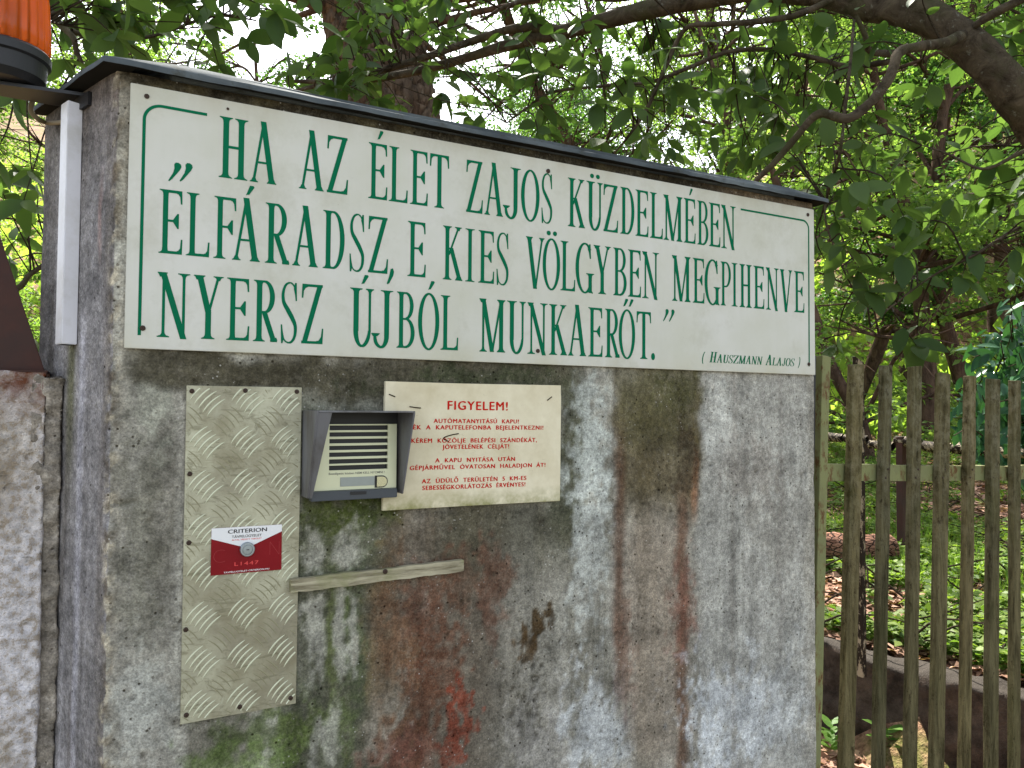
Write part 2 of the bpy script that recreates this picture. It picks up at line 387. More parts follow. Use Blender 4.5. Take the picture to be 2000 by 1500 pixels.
M_LITTER = mat_leaf('dead_leaf', C(110, 76, 58), C(196, 158, 136), .15, .8)
t = NT('forest_soil')
n1 = t.noise(1.3, 6, .65); n2 = t.noise(25, 5, .7)
col = t.mix(t.ramp(n2, [(.35, 0.0), (.65, 1.0)]), C(84, 60, 46), C(168, 130, 108))
col = t.mix(t.ramp(n1, [(.45, 0.0), (.6, .75)]), col, C(92, 112, 48))
M_SOIL = t.pbr(col, .95, t.bump(n2, .8, .03), spec=.1)
M_ROAD = mat_concrete('drive_surface', (C(84, 82, 76), C(104, 100, 94)))
t = NT('retaining_stone')
n1 = t.noise(9, 6, .7)
col = t.mix(t.ramp(n1, [(.35, 0.0), (.65, 1.0)]), C(40, 33, 27), C(84, 72, 62))
nz = t.n('ShaderNodeSeparateXYZ', {0: t.n('ShaderNodeNewGeometry').outputs['Normal']}).outputs[2]
col = t.mix(t.ramp(nz, [(.4, 0.0), (.75, 1.0)]), col, C(58, 52, 46))
M_RETAIN = t.pbr(col, .9, t.bump(t.noise(30, 5, .75), .9, .015), spec=.2)
t = NT('log_bark')
n1 = t.noise(34, 6, .75, t.mapping((.6, .6, 1.6)), 1.2)
ck = t.ramp(t.voro(22, t.mapping((.7, .7, 2.2)), 'DISTANCE_TO_EDGE'), [(.02, 0.0), (.10, 1.0)])
col = t.mix(ck, C(34, 22, 17), t.mix(t.ramp(n1, [(.36, 0.0), (.62, 1.0)]), C(92, 60, 46), C(170, 126, 104)))
n1 = t.math('ADD', n1, ck)
M_LOG = t.pbr(col, .9, t.bump(n1, .9, .02), spec=.15)
t = NT('amber_lens')
p = t.n('ShaderNodeBsdfPrincipled', {'Base Color': (.50, .10, .010, 1), 'Roughness': .08, 'Specular IOR Level': .7, 'Transmission Weight': .4, 'IOR': 1.3})
tr = t.n('ShaderNodeBsdfTranslucent', {'Color': (.75, .24, .02, 1)})
mx = t.n('ShaderNodeMixShader', {0: .16, 1: p.outputs[0], 2: tr.outputs[0]}); t.t.links.new(mx.outputs[0], t.out.inputs[0])
M_AMBER = t.m

# ------------------------------------------------------------------ terrain
FW = np.array([.4775, .8786]); RT = np.array([.8786, -.4775]); CXY = CP[:2]
def sst(a, b, x): x = np.clip((x-a)/(b-a), 0, 1); return x*x*(3-2*x)
RW = [at(1480, 1400, 1), at(2000, 1400, 1)]
# line of the retaining wall's front foot on the ground z=0
def ongr(u, v, z=0.0):
    d = ray(u, v); return CP+d*((z-CP[2])/d[2])
WA, WB = ongr(1600, 1430)[:2], ongr(2000, 1562)[:2]
WD = (WB-WA)/np.linalg.norm(WB-WA); WN = np.array([-WD[1], WD[0]])
if WN @ FW < 0: WN = -WN
def hgt(x, y):
    x = np.asarray(x, float); y = np.asarray(y, float)
    f = (x-CXY[0])*FW[0]+(y-CXY[1])*FW[1]; s = (x-CXY[0])*RT[0]+(y-CXY[1])*RT[1]
    q = (x-WA[0])*WN[0]+(y-WA[1])*WN[1]                       # distance behind the retaining wall's face
    h = .40*sst(.10, .16, q) + .95*np.clip((f-4.2)/10, 0, 1.2)*sst(.1, .4, q)
    hill = np.clip(f-15, 0, None); lat = .10+.62*sst(.12, .55, s/np.maximum(f, 1))+.34*sst(.25, .5, -s/np.maximum(f, 1))
    h = h + hill*lat*sst(0, 6, hill)
    h = h + (.05*fbm(x*.9, y*.9, 3, 3)+.015*fbm(x*5, y*5, 4, 2))*sst(.3, 1.2, q) + .25*fbm(x*.25, y*.25, 9, 3)*sst(14, 20, f)
    return h
def zat(x, y): return float(hgt(np.array([x]), np.array([y]))[0])
def grid_sheet(name, f0, f1, s0, s1, nf, ns, mat, dz=0):
    ff = f0+(f1-f0)*(np.linspace(0, 1, nf)**1.8); ss = np.linspace(s0, s1, ns)
    F_, S_ = np.meshgrid(ff, ss, indexing='ij')
    X = CXY[0]+F_*FW[0]+S_*RT[0]; Y = CXY[1]+F_*FW[1]+S_*RT[1]; Zz = hgt(X, Y)+dz
    V = np.stack([X, Y, Zz], -1).reshape(-1, 3)
    i = np.arange(nf-1)[:, None]*ns; j = np.arange(ns-1)[None, :]
    Fc = np.stack([i+j, i+j+1, i+ns+j+1, i+ns+j], -1).reshape(-1, 4)
    return obj(name, mesh_np(name, V, Fc, mat, True))
g = grid_sheet('ground', 1.9, 160, -110, 110, 420, 500, M_SOIL); tag(g, kind='structure')
me = mesh_np('drive', [(-60, -60, -.012), (60, -60, -.012), (60, 3, -.012), (-60, 3, -.012)], [(0, 1, 2, 3)], M_ROAD)
tag(obj('drive', me), kind='structure')

# ------------------------------------------------------------------ the concrete wall
SD = np.array([-.365, .931]); SD /= np.linalg.norm(SD); SN = np.array([-SD[1], SD[0]])
if SN[0] > 0: SN = -SN
C0 = np.array([-.0195, 0.0]); SLEN = .318; XR = 1.686; WT = .30; ZT = Z0+.471
def side(t_, h_=0): return C0+SD*t_+SN*h_
# footprint profile: back of side face -> corner -> front -> right end
prof = [(side(SLEN)[0]+.0, side(SLEN)[1], *SN)]
ns1 = 48
P = []; NM = []
for k in range(ns1): q = side(SLEN*(1-k/ns1)+.006); P.append(q); NM.append(SN)
for k in range(5):
    a = k/4; c1 = side(.006); c2 = C0+np.array([.006, 0]); mid = C0
    q = (1-a)**2*c1+2*a*(1-a)*mid+a*a*c2; nn = SN*(1-a)+np.array([0, -1.])*a; P.append(q); NM.append(nn/np.linalg.norm(nn))
xs = np.linspace(C0[0]+.011, XR-.005, 340)
for x in xs: P.append(np.array([x, 0.])); NM.append(np.array([0, -1.]))
P.append(np.array([XR, .005])); NM.append(np.array([.7, -.7]))
for k in range(1, 8): P.append(np.array([XR, WT*k/7])); NM.append(np.array([1., 0]))
P = np.array(P); NM = np.array(NM); NM /= np.linalg.norm(NM, axis=1)[:, None]
zs = np.concatenate([np.linspace(0, Z0-1.12, 14)[:-1], np.linspace(Z0-1.12, ZT, 330)])
nc, nz_ = len(P), len(zs)
arc = np.concatenate([[0], np.cumsum(np.linalg.norm(np.diff(P, axis=0), axis=1))]); acorner = arc[ns1+2]
A_, Zg = np.meshgrid(arc, zs, indexing='xy')      # rows = z
isfront = (np.arange(nc) > ns1+2)
Xg = np.tile(P[:, 0], (nz_, 1)); Yg = np.tile(P[:, 1], (nz_, 1))
disp = .0012*fbm(A_*14, Zg*14, 5, 4)
cd_ = np.abs(A_-acorner)
chip = np.clip(fbm(A_*30, Zg*22, 6, 4)-.05, 0, 1)*np.exp(-(cd_/.016)**2)
disp -= .009*chip
rd = np.abs(A_-arc[nc-8]); disp -= .006*np.clip(fbm(A_*25, Zg*18, 8, 4), 0, 1)*np.exp(-(rd/.012)**2)
# survey coordinates of the front face (for placing the stains measured on the photo)
RCi = RC.T
def survey(X, Y, Z):
    d = np.stack([X-CP[0], Y-CP[1], Z-CP[2]], -1) @ RC
    return 1000+1500*d[..., 0]/np.maximum(d[..., 1], .2), 750-1500*d[..., 2]/np.maximum(d[..., 1], .2)
U, V_ = survey(Xg, Yg, Zg)
# break-up of outlines
wx = 22*fbm(A_*9, Zg*9, 21, 4); wy = 34*fbm(A_*9, Zg*6, 22, 4); hf = fbm(A_*75, Zg*55, 23, 4)+.5*fbm(A_*24, Zg*14, 27, 3); st = fbm(A_*30, Zg*2.2, 24, 4); md = fbm(A_*16, Zg*12, 25, 4)
colr = np.ones((nz_, nc, 3))*s2l((146, 143, 138))
def put(mask, rgb, k=1.0):
    global colr
    mm = np.clip(mask*k, 0, 1)[..., None]; colr = colr*(1-mm)+s2l(rgb)*mm
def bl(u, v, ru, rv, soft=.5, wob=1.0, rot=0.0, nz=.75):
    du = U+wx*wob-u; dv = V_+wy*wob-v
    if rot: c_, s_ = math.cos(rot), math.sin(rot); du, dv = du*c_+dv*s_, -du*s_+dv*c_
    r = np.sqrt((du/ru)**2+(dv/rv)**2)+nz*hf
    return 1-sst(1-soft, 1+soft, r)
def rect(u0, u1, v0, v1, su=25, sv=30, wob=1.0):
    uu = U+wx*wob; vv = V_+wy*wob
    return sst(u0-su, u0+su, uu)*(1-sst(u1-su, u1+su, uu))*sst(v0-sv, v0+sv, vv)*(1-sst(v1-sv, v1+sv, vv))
put(.5+.5*md, (122, 118, 113), .55)
put(sst(-.1, .7, st), (170, 168, 162), .55)
put(sst(.1, .7, -st), (88, 84, 74), .6)
put(rect(150, 350, 640, 1600, 20, 60), (128, 124, 119), .6)
put(bl(285, 1020, 40, 260, .7), (98, 96, 86), .6)
put(bl(300, 800, 30, 90, .6), (150, 150, 142), .7)
put(bl(270, 1380, 60, 90, .6), (160, 160, 158), .7)
put(rect(190, 1620, 60, 420, 40, 60), (112, 104, 92), .5)
put(rect(560, 780, 760, 1560, 26, 60), (66, 68, 54), .9)
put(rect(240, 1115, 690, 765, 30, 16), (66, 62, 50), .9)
put(bl(540, 725, 200, 30, .6), (62, 58, 46), .6)
put(bl(930, 735, 170, 20, .6), (52, 58, 40), .7)
put(rect(735, 1000, 985, 1560, 30, 40), (88, 78, 68), .85)
put(rect(1075, 1145, 740, 1040, 18, 40), (66, 68, 50), .85)
put(rect(850, 1120, 990, 1120, 30, 30), (72, 70, 58), .7)
put(rect(960, 1110, 1080, 1560, 30, 40), (118, 114, 108), .75)
put(bl(1060, 1480, 60, 130, .6), (150, 146, 146), .5)
# moss and green algae
for q in [(640, 1020, 55, 46, (62, 70, 32), .9), (720, 1005, 34, 30, (54, 62, 26), .9), (640, 1260, 13, 190, (86, 94, 56), .6), (680, 1180, 9, 70, (82, 98, 44), .6),
          (540, 1430, 110, 52, (66, 76, 44), .85), (640, 1400, 70, 60, (88, 100, 58), .6), (700, 1270, 34, 150, (70, 78, 54), .7), (610, 1090, 60, 60, (72, 76, 54), .6), (480, 1490, 90, 40, (92, 108, 62), .7)]:
    put(bl(*q[:4], .6), q[4], q[5])
# lime runs
for q in [(602, 1235, 13, 100), (622, 1260, 9, 90), (664, 1230, 11, 92), (692, 1235, 9, 70), (672, 1080, 26, 34), (610, 1085, 18, 46), (830, 1180, 12, 28), (618, 1460, 10, 50), (650, 1420, 16, 60)]:
    put(bl(*q, .55, .35), (150, 148, 142), .75)
put(bl(770, 1420, 44, 60, .4), (140, 134, 126), .8)
# red and brown
for q in [(830, 1230, 58, 110, (92, 62, 50), .8), (860, 1300, 46, 130, (90, 64, 52), .7), (900, 1130, 60, 40, (92, 70, 58), .6), (955, 1140, 30, 60, (100, 72, 60), .6),
          (790, 1470, 44, 44, (92, 52, 44), .8), (820, 1480, 70, 60, (96, 64, 54), .6), (830, 1360, 34, 90, (84, 58, 46), .8), (760, 1260, 34, 150, (104, 84, 66), .5), (960, 1220, 12, 60, (104, 74, 62), .5)]:
    put(bl(*q[:4], .55), q[4], q[5])
put(bl(903, 1410, 30, 60, .25, .7), (116, 58, 44), .85)
put(bl(880, 1470, 26, 30, .25, .7), (110, 62, 50), .7)
put(bl(1055, 1210, 40, 24, .25, .6, -.9), (64, 50, 32), .95)
put(bl(1030, 1240, 22, 30, .25, .6), (76, 60, 42), .8)
# right-hand half: lime columns and rust runs
put(rect(1365, 1640, 725, 1560, 14, 30, .6), (152, 150, 149), .75)
put(bl(1150, 880, 34, 130, .6, .6), (168, 172, 172), .85); put(bl(1150, 1090, 34, 120, .6, .6), (166, 168, 168), .8)
put(bl(1165, 1420, 48, 90, .6, .6), (170, 172, 178), .8)
put(rect(1205, 1362, 740, 1010, 14, 60, .7), (86, 76, 56), .9); put(rect(1210, 1350, 720, 860, 14, 50, .7), (78, 74, 52), .75)
put(rect(1225, 1350, 1010, 1500, 22, 60, .7), (124, 112, 102), .75)
put(rect(1199, 1222, 850, 1300, 9, 60, .35), (84, 62, 50), .8); put(bl(1222, 1250, 16, 110, .6, .4), (104, 82, 72), .7)
put(rect(1322, 1344, 960, 1560, 8, 50, .35), (94, 68, 54), .8); put(bl(1330, 1180, 24, 80, .6, .5), (110, 76, 66), .7)
put(rect(1350, 1362, 880, 1010, 5, 30, .3), (124, 84, 60), .7)
put(bl(1338, 880, 20, 80, .5, .6), (58, 48, 38), .7); put(bl(1360, 810, 8, 60, .5, .5), (84, 74, 50), .7)
put(bl(1330, 770, 40, 26, .6, .7), (66, 66, 42), .6)
put(bl(1400, 820, 24, 70, .6, .5), (170, 170, 170), .6); put(bl(1470, 900, 50, 60, .6), (124, 116, 112), .5); put(bl(1520, 1020, 60, 90, .6), (122, 118, 114), .55)
put(bl(1460, 1380, 90, 70, .7), (182, 184, 192), .8); put(bl(1385, 1440, 30, 100, .7), (178, 180, 188), .8); put(bl(1550, 1340, 40, 80, .7), (170, 170, 172), .6)
put(rect(1428, 1436, 700, 1560, 5, 30, .25), (126, 120, 116), .45); put(rect(1520, 1526, 700, 1300, 4, 30, .25), (120, 114, 112), .4)
put(rect(1575, 1640, 700, 1560, 8, 30, .5), (138, 132, 124), .5)
# grime band under the cap
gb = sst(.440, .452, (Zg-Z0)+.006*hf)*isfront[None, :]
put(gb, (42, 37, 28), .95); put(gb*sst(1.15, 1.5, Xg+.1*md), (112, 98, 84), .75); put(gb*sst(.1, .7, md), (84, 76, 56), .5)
# side face
sdm = (~isfront[None, :])*np.ones_like(A_)
sa = SLEN-A_
keep = colr.copy()
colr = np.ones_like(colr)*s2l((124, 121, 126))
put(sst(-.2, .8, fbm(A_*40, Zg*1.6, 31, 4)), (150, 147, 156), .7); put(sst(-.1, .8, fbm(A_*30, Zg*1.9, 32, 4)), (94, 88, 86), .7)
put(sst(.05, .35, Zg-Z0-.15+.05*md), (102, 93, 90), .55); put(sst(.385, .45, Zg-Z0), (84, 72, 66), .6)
put((1-sst(.005, .03, np.abs(sa-.158)))*(1-sst(-.28, .02, Zg-Z0)*0)*sst(-.34, -.05, Zg-Z0)*(Zg < Z0+.02), (86, 86, 64), .8)
put((1-sst(.004, .02, np.abs(sa-.11)))*(1-sst(0, .1, Zg-Z0)), (166, 164, 178), .6)
put((1-sst(.004, .009, np.abs(sa-.045+.004*md)))*sst(.12, .2, Zg-Z0)*(1-sst(.24, .34, Zg-Z0)), (158, 134, 134), .7)
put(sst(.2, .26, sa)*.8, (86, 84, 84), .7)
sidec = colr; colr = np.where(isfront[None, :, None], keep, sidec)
# corner strip: broken edge with exposed grit
ce = np.exp(-(cd_/.013)**2)
put(ce*sst(0, .5, fbm(A_*70, Zg*60, 33, 3)), (176, 166, 150), .8); put(ce*sst(0.05, .5, fbm(A_*60, Zg*50, 34, 3)), (82, 72, 62), .8)
# horizontal gouge near the corner
gg = np.exp(-((Xg-.004)/.018)**2-((Zg-(Z0-.262)-.15*(Xg))/.0035)**2)*isfront[None, :]
disp -= .006*gg; put(gg, (60, 60, 50), .8)
# small deep pits
for (pu, pv, n_, sp) in ((1030, 1330, 70, 36), (900, 1300, 40, 120), (300, 1150, 26, 120), (1330, 900, 30, 60), (1120, 1300, 40, 160), (1440, 1000, 30, 150)):
    for _ in range(n_):
        c_ = on(pu+rng.normal()*sp, pv+rng.normal()*sp*1.4); r_ = rng.uniform(.0020, .0058)
        if c_[0] < .02 or c_[0] > XR-.02: continue
        i0 = np.searchsorted(P[ns1+5:, 0], c_[0])+ns1+5; j0 = np.searchsorted(zs, c_[2])
        sl_ = (slice(max(0, j0-4), j0+5), slice(i0-4, i0+5))
        q = np.exp(-(((Xg[sl_]-c_[0])**2+(Zg[sl_]-c_[2])**2)/r_**2)); disp[sl_] -= .0035*q
        colr[sl_] = colr[sl_]*(1-.75*q[..., None])+s2l((52, 46, 38))*.75*q[..., None]
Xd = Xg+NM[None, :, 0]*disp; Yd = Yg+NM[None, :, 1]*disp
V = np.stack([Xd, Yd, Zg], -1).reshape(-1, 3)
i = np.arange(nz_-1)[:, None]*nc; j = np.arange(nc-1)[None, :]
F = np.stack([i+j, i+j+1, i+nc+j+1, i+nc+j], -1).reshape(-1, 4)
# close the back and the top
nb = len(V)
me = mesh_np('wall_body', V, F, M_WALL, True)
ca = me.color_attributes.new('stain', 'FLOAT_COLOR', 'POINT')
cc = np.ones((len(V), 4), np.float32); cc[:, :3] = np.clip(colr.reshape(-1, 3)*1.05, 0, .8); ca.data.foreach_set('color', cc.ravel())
wall = thing('concrete_wall', 'stained grey concrete gate wall with a metal cap that carries the big green-lettered sign', 'wall', (.8, .15, 0))
wb = obj('wall_body', me, wall)
bk = MB(); pl = [side(SLEN)+np.array([.004, -.004]), C0+np.array([.004, .006]), np.array([XR-.004, .006]), np.array([XR-.004, WT]), np.array([side(SLEN)[0]+.004, WT+.01])]
bk.prism([tuple(q) for q in pl], 0, ZT-.003, 'z'); bk.done('wall_core', mat_concrete('wall_core_concrete', (C(110, 106, 100), C(140, 136, 130))), wall)
# cap: thin sheet with a slightly wavy folded lip, overhanging 3 cm
def lip_pts():
    pts = []
    A = side(SLEN+.02, .022); B = np.array([-.040, -.030]); D_ = np.array([XR+.022, -.030]); E_ = np.array([XR+.022, WT+.03])
    for a, b, n_ in ((A, B, 24), (B, D_, 150), (D_, E_, 12)):
        for k in range(n_): pts.append(a+(b-a)*k/n_)
    pts.append(E_); return np.array(pts)
lp = lip_pts(); kk = np.arange(len(lp)); wv1 = .0022*fbm(kk*.11, kk*0+.3, 41, 3); wv2 = .0018*fbm(kk*.17, kk*0+4.3, 42, 3)
cen = np.array([.8, .16]); outd = (lp-cen); outd /= np.linalg.norm(outd, axis=1)[:, None]
def ringz(off, z, w1=0, w2=0): return np.column_stack([lp-outd*(off-w1)[:, None], np.full(len(lp), z)+w2])
z0_ = np.zeros(len(lp))
r1 = ringz(z0_+.012, ZT+.0005, z0_, z0_)          # inner underside
r2 = ringz(z0_, ZT, wv1, wv2-.0005)
r3 = ringz(z0_, ZT+.0085, wv1*1.3, wv2)
r4 = ringz(z0_+.006, ZT+.0100, z0_, wv2*.5)
r5 = ringz(z0_+.13, ZT+.030, z0_, z0_)
r0 = ringz(z0_+.05, ZT+.001, z0_, z0_)
V = np.vstack([r0, r1, r2, r3, r4, r5]); n_ = len(lp); F = []
for r in range(2, 5):
    for k in range(n_-1): F.append((r*n_+k, r*n_+k+1, (r+1)*n_+k+1, (r+1)*n_+k))
obj('cap_sheet', mesh_np('cap_sheet', V, F, M_CAP, False), wall)
obj('cap_underside_shade', mesh_np('cap_underside_shade', np.vstack([r0, r1, r2]), [(r*n_+k, r*n_+k+1, (r+1)*n_+k+1, (r+1)*n_+k) for r in range(2) for k in range(n_-1)], M_CAP_SHADE), wall)
cb = MB(); cb.prism([tuple(q) for q in [lp[0]-outd[0]*.1, lp[24]-outd[24]*.11, lp[174]-outd[174]*.11, lp[-1]-outd[-1]*.1]], ZT-.001, ZT+.024, 'z'); cb.done('cap_top', M_CAP, wall)

# ------------------------------------------------------------------ lettering: condensed roman capitals
ASP = .42
def rectp(x0, x1, y0, y1): return [[(x0, y0), (x1, y0), (x1, y1), (x0, y1)]]
def stem(xc, w=.165, y0=0, y1=1, bot=True, top=True, s=None):
    s = s or w/2+.13; h = w/2; out = [rectp(xc-h, xc+h, y0, y1)]
    if bot: out.append([[(xc-s, y0), (xc+s, y0), (xc+s, y0+.014), (xc+h+.05, y0+.030), (xc+h+.01, y0+.055), (xc+h, y0+.10), (xc-h, y0+.10), (xc-h-.01, y0+.055), (xc-h-.05, y0+.030), (xc-s, y0+.014)]])
    if top: out.append([[(xc-s, y1), (xc+s, y1), (xc+s, y1-.014), (xc+h+.05, y1-.030), (xc+h+.01, y1-.055), (xc+h, y1-.10), (xc-h, y1-.10), (xc-h-.01, y1-.055), (xc-h-.05, y1-.030), (xc-s, y1-.014)]])
    return out
def diag(x0, y0, x1, y1, w): return [[[(x0-w/2, y0), (x0+w/2, y0), (x1+w/2, y1), (x1-w/2, y1)]]]
def foot(xc, s, h, y=0, up=1):
    return [[[(xc-s, y), (xc+s, y), (xc+s, y+up*.014), (xc+h+.04, y+up*.028), (xc+h, y+up*.07), (xc-h, y+up*.07), (xc-h-.04, y+up*.028), (xc-s, y+up*.014)]]]
def ell(cx, cy, rx, ry, n=48): return [(cx+rx*math.cos(2*math.pi*k/n), cy+ry*math.sin(2*math.pi*k/n)) for k in range(n)]
def ring(cx, cy, rx, ry, tx, ty): return [[ell(cx, cy, rx, ry), ell(cx, cy, rx-tx, ry-ty)]]
def arcp(cx, cy, rx, ry, tx, ty, a0, a1, n=28):
    an = [math.radians(a0+(a1-a0)*k/n) for k in range(n+1)]
    return [[[(cx+rx*math.cos(a), cy+ry*math.sin(a)) for a in an]+[(cx+(rx-tx)*math.cos(a), cy+(ry-ty)*math.sin(a)) for a in an[::-1]]]]
def sweep(pts, wd, n=6):
    q = catmull(np.column_stack([[p[0]*ASP for p in pts], [p[1] for p in pts], wd]), n)
    T = np.gradient(q[:, :2], axis=0); T /= np.linalg.norm(T, axis=1)[:, None]+1e-9; N_ = np.column_stack([-T[:, 1], T[:, 0]])
    a = q[:, :2]+N_*q[:, 2:3]/2; b = q[:, :2]-N_*q[:, 2:3]/2
    out = []
    for k in range(len(a)-1):
        out.append([[(a[k][0]/ASP, a[k][1]), (a[k+1][0]/ASP, a[k+1][1]), (b[k+1][0]/ASP, b[k+1][1]), (b[k][0]/ASP, b[k][1])]])
    return out
def armw(x1, y, up, t_=.042, L=.21, wd=.2):      # arm end wedge (beak)
    s_ = 1 if up else -1
    return [[[(x1-wd-.1, y+s_*t_), (x1-wd+.05, y+s_*(t_+.012)), (x1-.07, y+s_*(t_+.055)), (x1-.035, y+s_*L), (x1, y+s_*L), (x1-.015, y), (x1-wd-.1, y)]]]
def glyph(ch):
    G = []
    B = {'Á': 'A', 'É': 'E', 'Ó': 'O', 'Ö': 'O', 'Ő': 'O', 'Ú': 'U', 'Ü': 'U'}
    b = B.get(ch, ch)
    if b == 'H': G += stem(.235)+stem(.765)+[rectp(.2, .8, .487, .535)]
    elif b == 'I': G += stem(.5, .36, s=.5)
    elif b == 'A':
        G += diag(.13, .02, .485, 1.0, .07)+diag(.83, .02, .475, 1.03, .19)+foot(.14, .14, .045)+foot(.83, .17, .09)+[rectp(.25, .72, .315, .36)]
    elif b == 'V':
        G += diag(.50, -.02, .16, .98, .18)+diag(.53, -.0, .87, .98, .065)+foot(.17, .17, .09, 1, -1)+foot(.86, .14, .045, 1, -1)
    elif b == 'Z':
        G += [rectp(.06, .95, .958, 1)]+[rectp(.02, .97, 0, .044)]+diag(.13, .0, .85, 1.0, .2)
        G += [[[(.04, 1), (.30, .958), (.16, .93), (.08, .88), (.055, .76), (.015, .76)]]]
        G += [[[(1.0, .26), (.965, .26), (.92, .12), (.82, .06), (.62, .04), (.97, 0)]]]
    elif b in 'EFL':
        G += stem(.27, .19, s=.25, bot=True, top=True)
        if b in 'EF': G += [rectp(.2, .93, .955, 1)]+armw(.97, 1, False)+[rectp(.3, .74, .497, .54)]+[[[(.62, .497), (.80, .40), (.83, .40), (.83, .64), (.80, .64), (.62, .54)]]]
        if b in 'EL': G += [rectp(.2, .93, 0, .045)]+armw(1.0, 0, True, L=.24)
    elif b == 'T':
        G += stem(.5, .19, top=False, s=.24)+[rectp(.04, .96, .955, 1)]+armw(1.0, 1, False, L=.24)
        G += [[[(1-x, y) for x, y in armw(1.0, 1, False, L=.24)[0][0]]]]
    elif b == 'O': G += ring(.5, .5, .5, .52, .165, .035)
    elif b == 'G':
        G += arcp(.53, .5, .53, .52, .17, .035, 48, 318)
        G += stem(.84, .17, .0, .40, bot=False, top=True, s=.22)
        G += [[[(.80, .11), (.91, .05), (1.0, .0), (.96, -.01), (.80, .02)]]]
        G += [[[(.80, 1.0), (.84, 1.0), (.87, .70), (.83, .70), (.78, .82), (.70, .90)]]]
    elif b == 'U':
        G += stem(.25, .19, .25, 1, False, True, .25)+stem(.84, .075, .25, 1, False, True, .16)+arcp(.515, .27, .36, .29, .0, .0, 0, 0)
        G += [[[(.5+.36*math.cos(a)+.015*1, .27-.29*math.sin(a)) for a in np.linspace(0, math.pi, 30)]+[(.5+.36*math.cos(a)+(.19 if a > 1.57 else .19*(a/1.57)+.075*(1-a/1.57))*(-math.cos(a)) if abs(math.cos(a)) > 1e-9 else .5, .27-.25*math.sin(a)) for a in np.linspace(math.pi, 0, 30)]]]
    elif b == 'J':
        G += stem(.70, .2, .22, 1, False, True, .28)
        G += sweep([(.70, .26), (.69, .14), (.60, .04), (.45, -.005), (.28, .03), (.18, .10), (.14, .21)], [.084, .078, .06, .04, .05, .055, .04])
        G += [[[(0, .245), (.36, .245), (.36, .225), (.26, .19), (.06, .19), (0, .225)]]]
    elif b == 'S':
        G += sweep([(.88, .83), (.74, .955), (.52, .995), (.27, .95), (.13, .82), (.17, .67), (.42, .54), (.68, .41), (.86, .28), (.84, .12), (.66, .02), (.42, .005), (.22, .05), (.08, .17)],
                   [.014, .022, .028, .04, .058, .07, .085, .085, .07, .056, .038, .026, .02, .014])
        G += [[[(.83, 1.0), (.90, 1.0), (.93, .70), (.88, .70), (.84, .80), (.76, .90)]], [[(.03, .30), (.075, .30), (.12, .19), (.2, .08), (.12, -.01), (.06, -.01)]]]
    elif b == 'K':
        G += stem(.22, .17)+diag(.30, .46, .80, .98, .07)+diag(.87, .02, .42, .60, .19)+foot(.80, .17, .05, 1, -1)+foot(.84, .18, .10)
    elif b == 'N':
        G += diag(.17, .98, .84, -.02, .17)+stem(.185, .06, top=False, s=.18)+stem(.83, .06, bot=False, s=.18)+foot(.14, .14, .07, 1, -1)
    elif b == 'M':
        G += diag(.15, .98, .49, -.0, .13)+diag(.84, 1, .50, 0, .05)+stem(.14, .05, top=False, s=.13)+stem(.85, .13, s=.15)+foot(.12, .12, .06, 1, -1)
    elif b in 'PBDR':
        G += stem(.25, .19, s=.23)
        if b == 'D': G += [rectp(.25, .55, .962, 1), rectp(.25, .55, 0, .038)]+arcp(.48, .5, .52, .5, .19, .037, -90, 90)
        if b == 'P': G += [rectp(.25, .55, .962, 1), rectp(.25, .55, .42, .455)]+arcp(.5, .71, .48, .29, .19, .037, -90, 90)
        if b == 'B': G += [rectp(.25, .55, .962, 1), rectp(.25, .55, .50, .54), rectp(.25, .55, 0, .04)]+arcp(.5, .755, .42, .245, .18, .037, -90, 90)+arcp(.5, .27, .49, .27, .19, .04, -90, 90)
        if b == 'R': G += [rectp(.25, .55, .962, 1), rectp(.25, .55, .46, .50)]+arcp(.46, .73, .42, .27, .18, .037, -90, 90)+diag(.86, .02, .46, .48, .19)+foot(.87, .13, .10)
    elif b == 'Y':
        G += stem(.5, .17, 0, .46, True, False)+diag(.5, .42, .20, .98, .18)+diag(.53, .44, .83, .98, .06)+foot(.18, .18, .09, 1, -1)+foot(.84, .16, .04, 1, -1)
    elif b == '.': G += [[ell(.5, .06, .5, .075)]]
    elif b == ',': G += [[[(.55, .10), (.85, .11), (1.0, .05), (.9, -.02), (.35, -.16), (.1, -.18), (.0, -.165), (.3, -.05)]]]
    elif b in '()':
        q = arcp(1.0, .42, 1.0, .62, .28, .04, 115, 245)
        G += q if b == '(' else [[[(1-x, y) for x, y in q[0][0]]]]
    if ch in 'ÁÉÓÚ': G += [[[(.48, 1.08), (.56, 1.085), (.76, 1.215), (.72, 1.24), (.62, 1.24)]]]
    if ch in 'ÖÜ': G += [[ell(.33, 1.12, .105, .045)], [ell(.70, 1.12, .105, .045)]]
    if ch == 'Ő': G += [[[(.28, 1.08), (.36, 1.085), (.56, 1.215), (.52, 1.24), (.42, 1.24)]], [[(.62, 1.08), (.70, 1.085), (.90, 1.215), (.86, 1.24), (.76, 1.24)]]]
    return G
